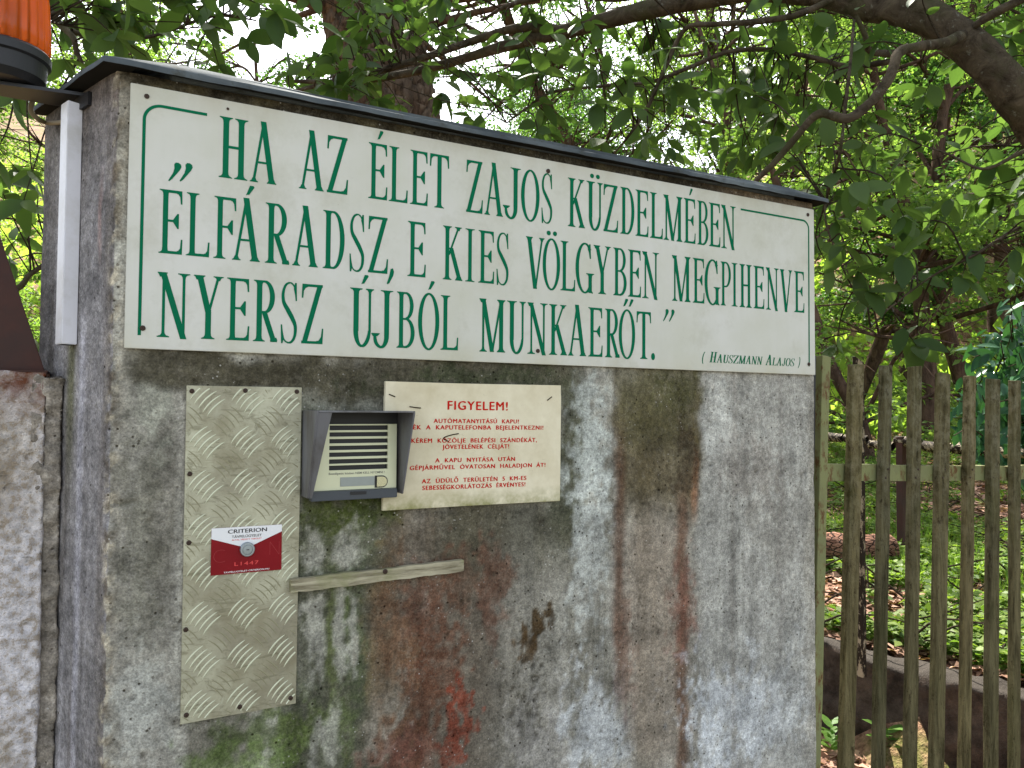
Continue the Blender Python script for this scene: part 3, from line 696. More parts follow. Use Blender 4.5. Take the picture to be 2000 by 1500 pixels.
def scan(shapes, rows):
    """union of even-odd shapes as horizontal strips"""
    out = []
    ys0 = min(y for s_ in shapes for c_ in s_ for x, y in c_); ys1 = max(y for s_ in shapes for c_ in s_ for x, y in c_)
    n_ = max(2, int(rows*(ys1-ys0))); dy = (ys1-ys0)/n_
    segs = []
    for s_ in shapes:
        e = []
        for c_ in s_:
            c2 = c_[1:]+c_[:1]; e += [(a, b) for a, b in zip(c_, c2) if a[1] != b[1]]
        segs.append(e)
    DX = .017
    for r in range(n_):
        y = ys0+(r+.5)*dy; iv = []
        for e in segs:
            xs_ = sorted(a[0]+(y-a[1])*(b[0]-a[0])/(b[1]-a[1]) for a, b in e if (a[1] <= y) != (b[1] <= y))
            iv += [(xs_[k]-DX, xs_[k+1]+DX) for k in range(0, len(xs_)-1, 2)]
        iv.sort(); mg = []
        for a, b in iv:
            if mg and a <= mg[-1][1]+1e-6: mg[-1][1] = max(mg[-1][1], b)
            else: mg.append([a, b])
        out += [(a, b, ys0+r*dy, ys0+(r+1)*dy) for a, b in mg]
    return out
class Letters:
    def __init__(s): s.V = []; s.F = []
    def add(s, strips, x0, w_, z0, h_, Y, shear=0.0):
        for a, b, c_, d in strips:
            k = len(s.V)
            for x, z in ((a, c_), (b, c_), (b, d), (a, d)):
                zz_ = (c_+d)/2*h_
                s.V.append((x0+x*w_+shear*zz_, Y, z0+z*h_))
            s.F.append((k, k+1, k+2, k+3))
    def done(s, name, mat, parent): return obj(name, mesh_np(name, s.V, s.F, mat), parent)

# ------------------------------------------------------------------ the big sign
SY = -.0115
sign = thing('quote_sign', 'long white sign with a green verse in tall roman capitals across the wall', 'sign', (.83, 0, Z0))
b = MB(); SW = 1.672
b.prism([(0, Z0), (SW+.002, Z0-.001), (SW, Z0+.4505), (.001, Z0+.4495)], -.0055, SY, 'y'); b.done('sign_panel', M_SIGN, sign, .0008)
LN = ["H,0.1433,0.1925 A,0.1974,0.2424 A,0.2850,0.3298 Z,0.3362,0.3765 É,0.4173,0.4555 L,0.4592,0.4980 E,0.5034,0.5410 T,0.5460,0.5874 Z,0.6270,0.6651 A,0.6699,0.7127 J,0.7139,0.7565 O,0.7578,0.8029 S,0.8081,0.8371 K,0.8774,0.9214 Ü,0.9270,0.9708 Z,0.9734,1.0142 D,1.0209,1.0610 E,1.0646,1.1026 L,1.1072,1.1460 M,1.1492,1.2066 É,1.2114,1.2486 B,1.2550,1.2908 E,1.2925,1.3300 N,1.3342,1.3818",
      "E,0.0490,0.0860 L,0.0922,0.1300 F,0.1373,0.1750 Á,0.1693,0.2155 R,0.2250,0.2679 A,0.2749,0.3207 D,0.3304,0.3714 S,0.3814,0.4119 Z,0.4186,0.4586 ,,0.4573,0.4716 E,0.4996,0.5381 K,0.5763,0.6184 I,0.6265,0.6472 E,0.6561,0.6929 S,0.6984,0.7287 V,0.7709,0.8161 Ö,0.8129,0.8565 L,0.8579,0.8965 G,0.8985,0.9448 Y,0.9472,0.9936 B,1.0012,1.0393 E,1.0431,1.0808 N,1.0852,1.1336 M,1.1755,1.2321 E,1.2398,1.2771 G,1.2788,1.3270 P,1.3313,1.3660 I,1.3684,1.3881 H,1.3950,1.4384 E,1.4440,1.4821 N,1.4893,1.5347 V,1.5406,1.5851 E,1.5929,1.6314",
      "N,0.0497,0.0990 Y,0.1069,0.1544 E,0.1610,0.1995 R,0.2066,0.2485 S,0.2548,0.2857 Z,0.2926,0.3329 Ú,0.3849,0.4308 J,0.4277,0.4709 B,0.4783,0.5161 Ó,0.5241,0.5687 L,0.5721,0.6110 M,0.6604,0.7198 U,0.7256,0.7700 N,0.7757,0.8242 K,0.8301,0.8747 A,0.8795,0.9263 E,0.9323,0.9713 R,0.9784,1.0189 Ő,1.0178,1.0636 T,1.0689,1.1105 .,1.1116,1.1228"]
cache = {}
for li, (z0q, z1q) in enumerate(((.310, .4195), (.165, .2755), (.0212, .1325))):
    L = Letters()
    for tok in LN[li].split():
        ch = tok[0]; x0q, x1q = (float(v) for v in tok[2:].split(','))
        if ch not in cache: cache[ch] = scan(glyph(ch), 110)
        L.add(cache[ch], x0q, x1q-x0q, Z0+z0q, z1q-z0q, SY-.0004)
    L.done('lettering', M_GREEN, sign)
L = Letters()
qm = scan([[[(.55, 1.0), (.72, 1.0), (.9, .93), (.95, .80), (.82, .62), (.25, .12), (.05, .0), (.0, .04), (.35, .45), (.45, .7), (.42, .9)]]], 40)
for x0q, w_, z0q, h_ in ((.0625, .021, .2905, .034), (.0805, .021, .2925, .034), (1.1475, .018, .1135, .030), (1.1655, .018, .1135, .030)):
    L.add(qm, x0q, w_, Z0+z0q, h_, SY-.0004)
# attribution in small slanted capitals
def small(txt, x0q, x1q, zq, hcap, hsm):
    WDT = {'(': .28, ')': .28, ' ': .5, 'M': .95, 'L': .68, 'J': .55, 'S': .6, 'I': .4}
    cur = 0; it = []
    for ch in txt:
        big = ch.isupper() or ch in '()'; c_ = ch.upper(); w_ = WDT.get(c_, .76)*(1 if big else .8)
        it.append((c_, cur, w_, big)); cur += w_*1.12
    k = (x1q-x0q)/(cur*1.0)
    for c_, a, w_, big in it:
        if c_ == ' ': continue
        if c_ not in cache: cache[c_] = scan(glyph(c_), 110)
        L.add([(p-.035, q-.0+.035, y0-.012, y1+.012) for p, q, y0, y1 in cache[c_][::3]] if 0 else [(p-.022, q+.022, y0, y1) for p, q, y0, y1 in cache[c_]], x0q+a*k, w_*k, Z0+zq, hcap if big else hsm, SY-.0004, .22)
small('Hauszmann', 1.293, 1.474, .0205, .0262, .0205); small('Alajos', 1.486, 1.592, .0200, .0262, .0205)
small('(', 1.268, 1.2775, .0195, .027, .02); small(')', 1.604, 1.6125, .0195, .027, .02)
L.done('lettering', M_GREEN, sign)
def strip_path(pts, wd, Y, name, mat, parent):
    p = np.array(pts); T = np.gradient(p, axis=0); T /= np.linalg.norm(T, axis=1)[:, None]; N_ = np.column_stack([-T[:, 1], T[:, 0]])*wd/2
    a, b_ = p+N_, p-N_; n_ = len(p); V = [(q[0], Y, q[1]) for q in a]+[(q[0], Y, q[1]) for q in b_]
    return obj(name, mesh_np(name, V, [(k, k+1, n_+k+1, n_+k) for k in range(n_-1)], mat), parent)
def arcq(cx, cz, r, a0, a1, n_=14): return [(cx+r*math.cos(math.radians(a0+(a1-a0)*k/n_)), cz+r*math.sin(math.radians(a0+(a1-a0)*k/n_))) for k in range(n_+1)]
strip_path([(.1226, Z0+.4175)]+arcq(.0505, Z0+.3905, .0275, 90, 180)+[(.0225, Z0+.0225)], .0052, SY-.0004, 'border_line', M_GREEN, sign)
strip_path([(1.4003, Z0+.4160)]+arcq(1.628, Z0+.393, .0225, 90, 0)+[(1.6495, Z0+.0215)], .0048, SY-.0004, 'border_line', M_GREEN, sign)
def screw(parent, x, y, z, r, mat=M_SCREW, stain=True):
    b = MB(); b.lathe([(r*1.0, 0), (r, r*.25), (r*.7, r*.5), (r*.35, r*.52), (r*.3, r*.3)], (x, y, z), 12, 'y'); return b.done('screw', mat, parent, smooth=False)
for x, z, r in ((.0261, .4306, .0042), (.8248, .4255, .0050), (.0275, .0347, .0046), (.801, .0282, .0046), (1.6472, .4330, .0050), (1.6475, .0275, .0050), (.1569, .4345, .0024)):
    screw(sign, x, SY-.0006, Z0+z, r)
# rust runs under the sign's fixings as thin film patches
t = NT('rust_run'); M_RUN = t.pbr(C(120, 84, 60), .8)
# ------------------------------------------------------------------ tread plate cover
plate = thing('cover_plate', 'narrow upright aluminium tread plate screwed to the wall below the left end of the sign', 'metal plate', (.197, 0, Z0-.35))
b = MB(); PY = -.006
b.prism([(.0985, Z0-.0605), (.2968, Z0-.0605), (.2945, Z0-.6400), (.0990, Z0-.6415)], -.0015, PY, 'y'); b.done('plate_sheet', M_PLATE, plate, .0006)
def bars(groups, mat, name):
    V = []; F = []
    for (cx, cz, ang, dn, ln, bw, bh, cnt) in groups:
        for k in range(cnt):
            off = (k-(cnt-1)/2)*dn; ca_, sa_ = math.cos(ang), math.sin(ang); ox, oz = cx-sa_*off*(-1), cz-ca_*off
            n_ = 8; base = len(V)
            for q in range(n_+1):
                s_ = (q/n_-.5)*ln; bow = .0028*(1-(2*q/n_-1)**2); wq = bw*math.sqrt(max(.02, 1-(2*q/n_-1)**2))
                for e, hh in ((-1, 0), (0, bh), (1, 0)):
                    lx = s_; lz = bow+e*wq/2
                    V.append((ox+ca_*lx-sa_*lz, PY-.0001-hh*(1 if 0 < q < n_ else .2), oz+sa_*lx+ca_*lz))
            for q in range(n_):
                for e in (0, 1): a = base+q*3+e; F.append((a, a+3, a+4, a+1))
    # drop vertices outside the plate
    V = np.array(V); F = np.array(F)
    ok = (V[:, 0] > .1003) & (V[:, 0] < .2938) & (V[:, 2] > Z0-.6385) & (V[:, 2] < Z0-.0625)
    F = F[ok[F].all(axis=1)]; return obj(name, mesh_np(name, V, F, mat, True), plate)
G1, G2 = [], []
for r in range(-1, 8):
    for c_ in range(-1, 4):
        cx = .133+c_*.0695; cz = Z0-.161-r*.0761+.0761
        G1.append((cx, cz, math.radians(46), .0100, .043, .0034, .0012, 5))
        G2.append((cx-.0345, cz-.038, math.radians(-46), .0100, .036, .0022, .0005, 5))
bars(G1, M_BAR, 'tread_bars'); bars(G2, mat_plain('dull_bar_metal', C(138, 134, 106), .5, .2, 40, 0, .2, .3), 'tread_bars')  # second set of bars in a duller, darker tone
for x, z in ((.1071, -.0703), (.1961, -.068), (.2873, -.0683), (.1064, -.2139), (.107, -.3326), (.1048, -.4811), (.1083, -.6268), (.1959, -.6283), (.2846, -.6282)):
    screw(plate, x, PY-.0006, Z0+z, .0042)
b = MB(); b.lathe([(.0128, 0), (.0128, .006), (.0118, .0075), (.0088, .0076), (.0084, .0066), (.0080, .0066), (.0078, .0082), (.0020, .0084)], (.2035, PY-.0012, Z0-.351), 28, 'y')
lk = b.done('cam_lock', M_STEEL, plate, smooth=False)
b = MB(); b.box(.2012, .2060, PY-.0100, PY-.0096, Z0-.3517, Z0-.3503); ks = b.done('keyway', M_BLACK, lk); ks.location = (0, 0, 0)
ks.parent = lk; ks.matrix_parent_inverse = Matrix.Identity(4)

def text(txt, x0q, x1q, zq, hcap, Y, mat, parent, name='lettering', bold=.012, slope=0.0, spc=1.0, shear=0, dbl=0):
    cu = bpy.data.curves.new(name, 'FONT'); cu.body = txt; cu.size = 1; cu.offset = bold; cu.space_character = spc; cu.shear = shear; cu.resolution_u = 3
    cu.space_word = 1.0
    o = bpy.data.objects.new('t', cu); COL.objects.link(o); bpy.context.view_layer.update()
    dg = bpy.context.evaluated_depsgraph_get(); me = bpy.data.meshes.new_from_object(o.evaluated_get(dg))
    bpy.data.objects.remove(o); n_ = len(me.vertices); co = np.zeros(n_*3); me.vertices.foreach_get('co', co); co = co.reshape(-1, 3)
    xa, xb = co[:, 0].min(), co[:, 0].max(); kx = (x1q-x0q)/(xb-xa); kz = hcap/.729
    X = x0q+(co[:, 0]-xa)*kx; Zt = Z0+zq+co[:, 1]*kz+slope*(X-x0q)
    me.vertices.foreach_set('co', np.column_stack([X, np.full(n_, Y), Zt]).ravel()); me.name = name; me.materials.clear(); me.materials.append(mat); me.update()
    if dbl:
        me2 = me.copy(); c2 = np.zeros(n_*3); me2.vertices.foreach_get('co', c2); c2 = c2.reshape(-1, 3); c2[:, 0] += dbl; c2[:, 1] -= .00006; c2[:, 2] += dbl*.3; me2.vertices.foreach_set('co', c2.ravel())
        b = bmesh.new(); b.from_mesh(me); b.from_mesh(me2); b.to_mesh(me); b.free(); bpy.data.meshes.remove(me2)
    return obj(name, me, parent)

# ------------------------------------------------------------------ alarm sticker
stk = thing('alarm_sticker', 'red and white alarm company sticker around the round lock on the tread plate', 'sticker', (.204, PY, Z0-.35))
KY = PY-.0016
b = MB(); b.prism([(.1433, Z0-.3104), (.264, Z0-.3111), (.2644, Z0-.3932), (.143, Z0-.3926)], PY-.0012, KY, 'y'); b.done('sticker_sheet', M_STKR, stk)
b = MB(); b.prism([(.1434, Z0-.3105), (.2640, Z0-.3112), (.2640, Z0-.3235), (.2035, Z0-.3490), (.1434, Z0-.3290)], KY-.0001, KY-.0003, 'y'); b.done('white_flap', M_STKR_W, stk)
text('CRITERION', .1705, .2370, -.3215, .0072, KY-.0006, M_TXT_BLK, stk, bold=0, dbl=.0006)
text('TÁVFELÜGYELET', .1772, .2285, -.3297, .0045, KY-.0006, M_TXT_GRY, stk, bold=.02)
text('ÁLTAL VÉDETT TERÜLET', .1772, .2285, -.3345, .0024, KY-.0006, M_TXT_PINK, stk)
text('L1447', .1825, .2240, -.3790, .0066, KY-.0004, M_TXT_PINK, stk, bold=.01, spc=1.2)
text('TAVFELUGYELET-CRITERION.HU', .1645, .2425, -.3905, .0028, KY-.0004, M_TXT_WHT, stk, bold=.01)
text('C', .1470, .1665, -.372, .026, KY-.0002, M_STKR_D, stk, bold=-.035)
text('N', .2430, .2600, -.366, .028, KY-.0002, M_STKR_D, stk, bold=-.035)

# ------------------------------------------------------------------ notice board
nb_ = thing('notice_board', 'cream warning board with red capitals, mossy lower edge, right of the intercom', 'sign', (.655, 0, Z0-.17))
NY = -.015
b = MB(); b.prism([(.4555, Z0-.0455), (.62, Z0-.0465), (.8593, Z0-.0455), (.8575, Z0-.060), (.8598, Z0-.070), (.8579, Z0-.2985), (.65, Z0-.2968), (.4526, Z0-.2966), (.4540, Z0-.185), (.4550, Z0-.075), (.4568, Z0-.072)], -.006, NY, 'y')
b.done('board_panel', M_NOTICE, nb_, .0008)
NL = [('FIGYELEM!', .5875, .7249, -.1002, .0187, .014), ('AUTÓMATANYITÁSÚ  KAPU!', .5573, .7524, -.1270, .0088, .008),
      ('TESSÉK  A  KAPUTELEFONBA  BEJELENTKEZNI!', .4800, .8131, -.1394, .0090, .008), ('KÉREM  KÖZÖLJE  BELÉPÉSI  SZÁNDÉKÁT,', .5105, .7971, -.1663, .0090, .008),
      ('JÖVETELÉNEK  CÉLJÁT!', .5769, .7292, -.1799, .0092, .008), ('A  KAPU  NYITÁSA  UTÁN', .5615, .7436, -.2064, .0088, .008),
      ('A  GÉPJÁRMŰVEL  ÓVATOSAN  HALADJON  ÁT!', .4870, .8188, -.2198, .0088, .008), ('AZ  ÜDÜLŐ  TERÜLETÉN  5  KM-ES', .5332, .7715, -.2471, .0090, .008),
      ('SEBESSÉGKORLÁTOZÁS  ÉRVÉNYES!', .5344, .7691, -.2605, .0090, .008)]
for txt, a_, b__, z_, h_, bo in NL: text(txt, a_, b__, z_, h_, NY-.0004, M_RED, nb_, bold=0, slope=-.009, spc=1.16, dbl=.0016 if h_ > .01 else .0010)
tb = TB()
for q in ([(876, 862), (866, 856), (880, 850), (896, 847)], [(800, 794), (812, 796), (822, 797)], [(1069, 782), (1078, 775)], [(802, 820), (806, 823)], [(790, 884), (795, 880)], [(760, 770), (772, 775)]):
    pts = [on(u_, v_, NY-.0012) for u_, v_ in q]; pts = [np.array([p_[0], NY-.0010, p_[2]]) for p_ in pts]; tb.add(pts, [.0011]*len(pts), 5, 3)
o = tb.done('dead_tendril', M_TWIG, nb_)

# ------------------------------------------------------------------ intercom
ic = thing('intercom', 'grey hooded gate intercom with black speaker slots, between tread plate and notice board', 'intercom', (.39, 0, Z0-.19))
FY = -.030
hz0, hz1 = Z0-.262, Z0-.103
b = MB()
pf = [(0.0, hz1), (-.105, hz1), (-.104, hz1-.006), (-.046, hz0), (0.0, hz0)]
b.prism(pf, .300, .3035, 'x'); b.done('hood_cheek', M_HOOD, ic, .0006)
b = MB(); b.prism(pf, .4800, .4835, 'x'); b.done('hood_cheek', M_HOOD, ic, .0006)
b = MB()   # slanted front flange on the left, narrowing downwards
v = [b.b.verts.new(q) for q in ((.3036, -.1045, hz1-.0035), (.3270, -.1045, hz1-.0035), (.3085, -.0465, hz0), (.3036, -.0465, hz0), (.3036, -.101, hz1-.0035), (.3270, -.101, hz1-.0035), (.3085, -.043, hz0), (.3036, -.043, hz0))]
for f in ((0, 1, 2, 3), (7, 6, 5, 4), (0, 4, 5, 1), (1, 5, 6, 2), (2, 6, 7, 3), (3, 7, 4, 0)): b.b.faces.new([v[k] for k in f])
b.done('hood_flange', M_HOOD, ic)
b = MB(); b.box(.3036, .4799, -.105, -.0005, hz1-.0030, hz1); b.done('hood_top', M_HOOD, ic, .0005)
b = MB(); b.box(.3045, .4790, -.022, -.0005, hz0+.001, hz1-.0035); b.done('backing_box', M_BLACK, ic)
# face plate built round the slots
sl_px = [(830.8, 840), (844, 852.4), (856.9, 865.4), (870, 878.3), (882.8, 891.3), (895.9, 904.6), (908, 917.2)]
fx0, fx1 = .3100, .4745; ftop, fbot = on(775, 828, FY)[2], on(700, 955.5, FY)[2]; sx0, sx1 = on(644, 870, FY)[0]-.0008, on(757.5, 870, FY)[0]
b = MB(); yb, yf = FY+.005, FY
b.box(fx0, sx0, yf, yb, fbot, ftop); b.box(sx1, fx1, yf, yb, fbot, ftop)
zc = [ftop]
for v0, v1 in sl_px: zc += [on(700, v0, FY)[2], on(700, v1, FY)[2]]
zc.append(fbot)
for k in range(0, len(zc), 2): b.box(sx0+1e-5, sx1-1e-5, yf, yb, zc[k+1], zc[k])
b.done('face_plate', M_FACE, ic)
b = MB(); bz0 = on(700, 975, FY-.008)[2]; b.box(fx0-.002, fx1-.001, FY-.010, FY+.006, bz0, fbot-.0006); lt = b.done('lower_trim', M_TRIM, ic, .0012)
bp0, bp1 = on(684, 967, FY-.011), on(716, 959, FY-.011)
b = MB(); b.box(bp0[0], bp1[0], FY-.0112, FY-.0098, bp0[2], bp1[2]); b.done('badge', M_BLACK, ic, .0004)
n0, n1 = on(664, 950.5, FY), on(731.5, 930, FY)
b = MB(); b.box(n0[0], n1[0], FY-.0012, FY-.0002, n0[2], n1[2]); b.done('name_plate', M_NAMEP, ic, .0004)
def pill(x0q, x1q, za, zb, y0q, y1q, name, mat):
    b = MB(); r_ = (zb-za)/2; pts = [(x0q, za)]+[(x1q-r_+r_*math.cos(a), (za+zb)/2+r_*math.sin(a)) for a in np.linspace(-math.pi/2, math.pi/2, 12)]+[(x0q, zb)]
    b.prism(pts, y0q, y1q, 'y'); return b.done(name, mat, ic)
pill(on(731.8, 940, FY)[0], on(757, 940, FY)[0], on(740, 952, FY)[2], on(740, 928.5, FY)[2], FY-.0002, FY-.0010, 'button_surround', M_BLACK)
pill(on(735, 940, FY)[0], on(754.6, 940, FY)[0], on(740, 949.8, FY)[2], on(740, 930.6, FY)[2], FY-.0011, FY-.0040, 'call_button', M_CHROME)
ta, tz = on(642, 926, FY), on(751, 922, FY)
text('Beszélgetés közben NEM KELL NYOMNI !', ta[0], tz[0], on(700, 925.6, FY)[2]-Z0, .0042, FY-.0003, M_TXT_GRY, ic, bold=.012)

# ------------------------------------------------------------------ wooden slat
sl_ = thing('wooden_slat', 'weathered wooden slat nailed aslant to the wall right of the tread plate', 'slat', (.455, 0, Z0-.42))
b = MB(); ang = math.atan2(.006, .343); L_ = .346; NX = 24
MX = Matrix.Translation((.279, 0, Z0-.4225)) @ Matrix.Rotation(-ang, 4, 'Y')
r_ = np.random.default_rng(4); prev = None; vs_ = []
for k in range(NX+1):
    x = L_*k/NX; j1, j2 = r_.normal(0, .0006, 2)
    vs_.append([b.b.verts.new(MX @ Vector(q)) for q in ((x, -.020+j1*.5, -.0120+j1), (x, -.020, .0115+j2), (x, -.0068, .0115+j2), (x, -.0068, -.0120+j1))])
for A, B_ in zip(vs_, vs_[1:]):
    for k in range(4): b.b.faces.new((A[k], A[(k+1) % 4], B_[(k+1) % 4], B_[k]))
b.b.faces.new(vs_[0]); b.b.faces.new(vs_[-1][::-1]); b.done('slat_board', M_SLAT, sl_)
q = on(752, 1116, -.02); screw(sl_, q[0], -.0205, q[2], .0048)

# ------------------------------------------------------------------ white trunking on the side face
tr_ = thing('cable_trunking', 'white plastic cable trunking running up the side face of the wall under the beacon', 'cable trunking', (side(.155)[0], side(.155)[1], Z0+.2))
b = MB(); w0, w1, hh = .138, .170, .026; za, zb_ = Z0+.012, Z0+.447
b.prism([tuple(side(w0, .001)), tuple(side(w0, hh)), tuple(side(w1, hh)), tuple(side(w1, .001))], za, zb_, 'z'); b.done('trunking_cover', M_PVC, tr_, .0012)
b = MB(); b.prism([tuple(side(w0+.003, .003)), tuple(side(w0+.003, hh-.003)), tuple(side(w1-.003, hh-.003)), tuple(side(w1-.003, .003))], za-.0006, za-.0002, 'z'); b.done('open_end', M_BLACK, tr_)

# ------------------------------------------------------------------ beacon
bc = at(2, 100, 1.36); bc = np.array(bc)
bea = thing('beacon_lamp', 'orange ribbed warning beacon on a black base at the top left of the wall', 'beacon', (bc[0], bc[1], bc[2]-.02))
b = MB(); R_ = .075
b.lathe([(R_*.90, -.002), (R_*.985, .006), (R_*.97, .05), (R_*.93, .10), (R_*.84, .145), (R_*.62, .178), (R_*.2, .19)], tuple(bc), 240, 'z', 26, .035); b.done('amber_lens', M_AMBER, bea, smooth=True)
b = MB(); b.lathe([(R_*.45, -.01), (R_*.42, .09), (R_*.2, .1)], tuple(bc), 24); b.done('reflector', mat_plain('reflector_grey', (.55, .5, .45), .25, .05, 30, 0, .7), bea, smooth=True)
b = MB(); b.lathe([(R_*.50, -.062), (R_*.80, -.060), (R_*.93, -.048), (R_*.96, -.020), (R_*1.03, -.017), (R_*1.04, -.004), (R_*.99, .001), (R_*.5, .0015)], tuple(bc), 64); b.done('lamp_base', M_BLACK, bea, smooth=False)
b = MB()
pa = at(60, 158, 1.40); wallp = side(.165, .0); nrm = SN
zb0 = bc[2]-.064
b.prism([tuple(bc[:2]+np.array([.0, -.03])), tuple(side(.13, .002)), tuple(side(.215, .002)), tuple(bc[:2]+np.array([.0, .03]))], zb0-.006, zb0, 'z')
b.prism([tuple(side(.10, .0015)), tuple(side(.10, .007)), tuple(side(.225, .007)), tuple(side(.225, .0015))], zb0-.030, zb0-.0062, 'z'); b.done('mounting_bracket', M_BLACK, bea)
tb = TB(); cpts = [at(74, 166, 1.43), at(66, 190, 1.43), at(60, 215, 1.43), at(74, 232, 1.44), at(95, 240, 1.46), np.array([*side(.172, .014), on(118, 241, .17)[2]])]
tb.add(cpts, [.0045]*6, 8, 6); tb.done('lamp_cable', M_CABLE, bea)

# ------------------------------------------------------------------ low pillar with rusty brace
pil = thing('gate_pillar', 'low rough pillar with flaking pale plaster left of the concrete wall', 'pillar', (-.3, .2, 0))
def rough_box(x0, x1, y0, y1, z0, z1, step, amp, seed, name, mat, parent, fr=12):
    """box with displaced front (y0), right side (x1) and top"""
    zs_ = np.arange(z0, z1+step*.5, step)
    pts = [(x, y0) for x in np.linspace(x0, x1, max(2, int((x1-x0)/step)))]+[(x1, y) for y in np.linspace(y0, y1, max(2, int((y1-y0)/step)))[1:]]
    pts = np.array(pts); n_ = len(pts); s_ = np.concatenate([[0], np.cumsum(np.linalg.norm(np.diff(pts, axis=0), axis=1))])
    S_, ZZ = np.meshgrid(s_, zs_); d = amp*fbm(S_*fr, ZZ*fr, seed, 5)
    cen_ = np.array([(x0+x1)/2, (y0+y1)/2]); nd_ = np.where((pts[:, 1] <= y0+1e-6)[:, None], [0, -1.], [1., 0])
    V = np.stack([pts[None, :, 0]+nd_[None, :, 0]*d, pts[None, :, 1]+nd_[None, :, 1]*d, ZZ+0*d], -1)
    V[-1, :, 2] += amp*.8*fbm(s_*fr, s_*0+3, seed+1, 3)
    V = V.reshape(-1, 3); m_ = len(zs_); i = np.arange(m_-1)[:, None]*n_; j = np.arange(n_-1)[None, :]
    F = np.stack([i+j, i+j+1, i+n_+j+1, i+n_+j], -1).reshape(-1, 4)
    # top
    base = len(V); top = V[(m_-1)*n_:]; inner = np.column_stack([np.clip(top[:, 0], x0, x1-.02)*.98+cen_[0]*.02, np.clip(top[:, 1]+.0, y0+.02, y1), top[:, 2]*0+z1])
    inner2 = np.tile([[cen_[0], y1, z1]], (n_, 1))
    V = np.vstack([V, inner, inner2]); k = np.arange(n_-1)
    F = np.vstack([F, np.column_stack([(m_-1)*n_+k, (m_-1)*n_+k+1, base+k+1, base+k]), np.column_stack([base+k, base+k+1, base+n_+k+1, base+n_+k])])
    return obj(name, mesh_np(name, V, F, mat, True), parent)
rough_box(-.62, -.1185, .168, .60, 0, Z0-.038, .005, .006, 51, 'pillar_body', M_PILLAR, pil)
rough_box(-.140, -.093, .176, .30, 0, Z0-.045, .0035, .009, 53, 'mortar_joint', M_MORTAR, pil, 34)
br = thing('steel_brace', 'dark rusty triangular steel brace standing on the low plastered pillar', 'brace', (-.25, .2, Z0-.03))
b = MB(); e0, e1 = on(86, 722, .20), on(-4, 448, .20); dx, dz = e1[0]-e0[0], e1[2]-e0[2]
k2 = 1.9
b.prism([(-.60, Z0-.033), (e0[0]+.001, Z0-.033), (e0[0]+dx*k2, Z0-.033+dz*k2), (-.60, Z0-.033+dz*k2)], .19, .202, 'y'); b.done('gusset_plate', M_RUST, br, .001)
b = MB(); b.prism([(-.60, .172), (-.117, .172), (-.117, .26), (-.60, .26)], Z0-.0375, Z0-.0335, 'z'); b.done('foot_plate', M_RUST, br, .0008)

# ------------------------------------------------------------------ picket fence
FYY = .10
fen = thing('picket_fence', 'mossy olive wooden picket fence leaning slightly, joined to the right end of the concrete wall', 'fence', (2.4, FYY, 0))
def plank(x, y, z0, z1, w_, th, lean, seed, name, mat, parent, tw=0, yl=0.0):
    b = MB(); r_ = np.random.default_rng(seed); n_ = 14; R = []
    for k in range(n_+1):
        f = k/n_; z_ = z0+(z1-z0)*f; xo = lean*(z_-z1); yo = yl*(z_-z1); j = r_.normal(0, .0012, 4)
        c_ = w_*(.5+.0*f)
        R.append([b.b.verts.new(q) for q in ((x+xo-c_+j[0], y+yo-th/2, z_), (x+xo+c_+j[1], y+yo-th/2+tw, z_), (x+xo+c_+j[1], y+yo+th/2+tw, z_), (x+xo-c_+j[0], y+yo+th/2, z_))])
    for A, B_ in zip(R, R[1:]):
        for k in range(4): b.b.faces.new((A[k], A[(k+1) % 4], B_[(k+1) % 4], B_[k]))
    b.b.faces.new(R[0]); top = R[-1]
    top[0].co.z += r_.normal(0, .003); top[1].co.z += r_.normal(0, .003); b.b.faces.new(top[::-1])
    return b.done(name, mat, parent, .0015, seg=1)
PK = [(1.980, .046), (2.129, .040), (2.277, .039), (2.417, .028), (2.567, .025), (2.701, .018), (2.831, .016), (2.975, .010), (3.12, .004), (3.27, -.002), (3.42, -.006)]
for k, (x, zt) in enumerate(PK):
    pk = plank(x+rng.normal()*.002, FYY+rng.normal()*.002, .03, Z0+zt+rng.normal()*.004, .048+rng.normal()*.002, .022, .050+rng.normal()*.005-.003*k, 100+k, 'picket', M_PICKET, fen, rng.normal()*.003)
    for q in (-1, 1):
        b = MB(); zn = Z0-.281-.035*(x-1.865)+q*.013; b.lathe([(.0036, 0), (.0036, .0012), (.0014, .002)], (x-.050*(Z0+zt-zn)+q*.006, FYY-.0105, zn), 8, 'y'); nl_ = b.done('nail', M_SCREW, None); nl_.parent = pk; nl_.location = (fen.location*-0)-Vector((0, 0, 0)) if False else Vector((0, 0, 0))
plank(1.862, FYY+.03, .0, Z0+.062, .036, .05, .045, 140, 'post', M_POST, fen)
plank(1.818, FYY+.03, .0, Z0+.062, .026, .03, .04, 141, 'post', M_BLACK, fen)  # black plank standing in for the shade in the gap beside the wall
for zr, sl in ((-.256, -.035), (-1.42, -.03)):
    b = MB(); R = []
    for k in range(21):
        x = 1.85+(3.5-1.85)*k/20; z_ = Z0+zr+sl*(x-1.865); j = rng.normal()*.0015
        R.append([b.b.verts.new(q) for q in ((x, FYY+.014, z_-.050+j), (x, FYY+.014, z_+j), (x, FYY+.044, z_+j), (x, FYY+.044, z_-.050+j))])
    for A, B_ in zip(R, R[1:]):
        for q in range(4): b.b.faces.new((A[q], A[(q+1) % 4], B_[(q+1) % 4], B_[q]))
    b.b.faces.new(R[0]); b.b.faces.new(R[-1][::-1]); b.done('rail', M_POST if zr > -1 else M_PICKET, fen)

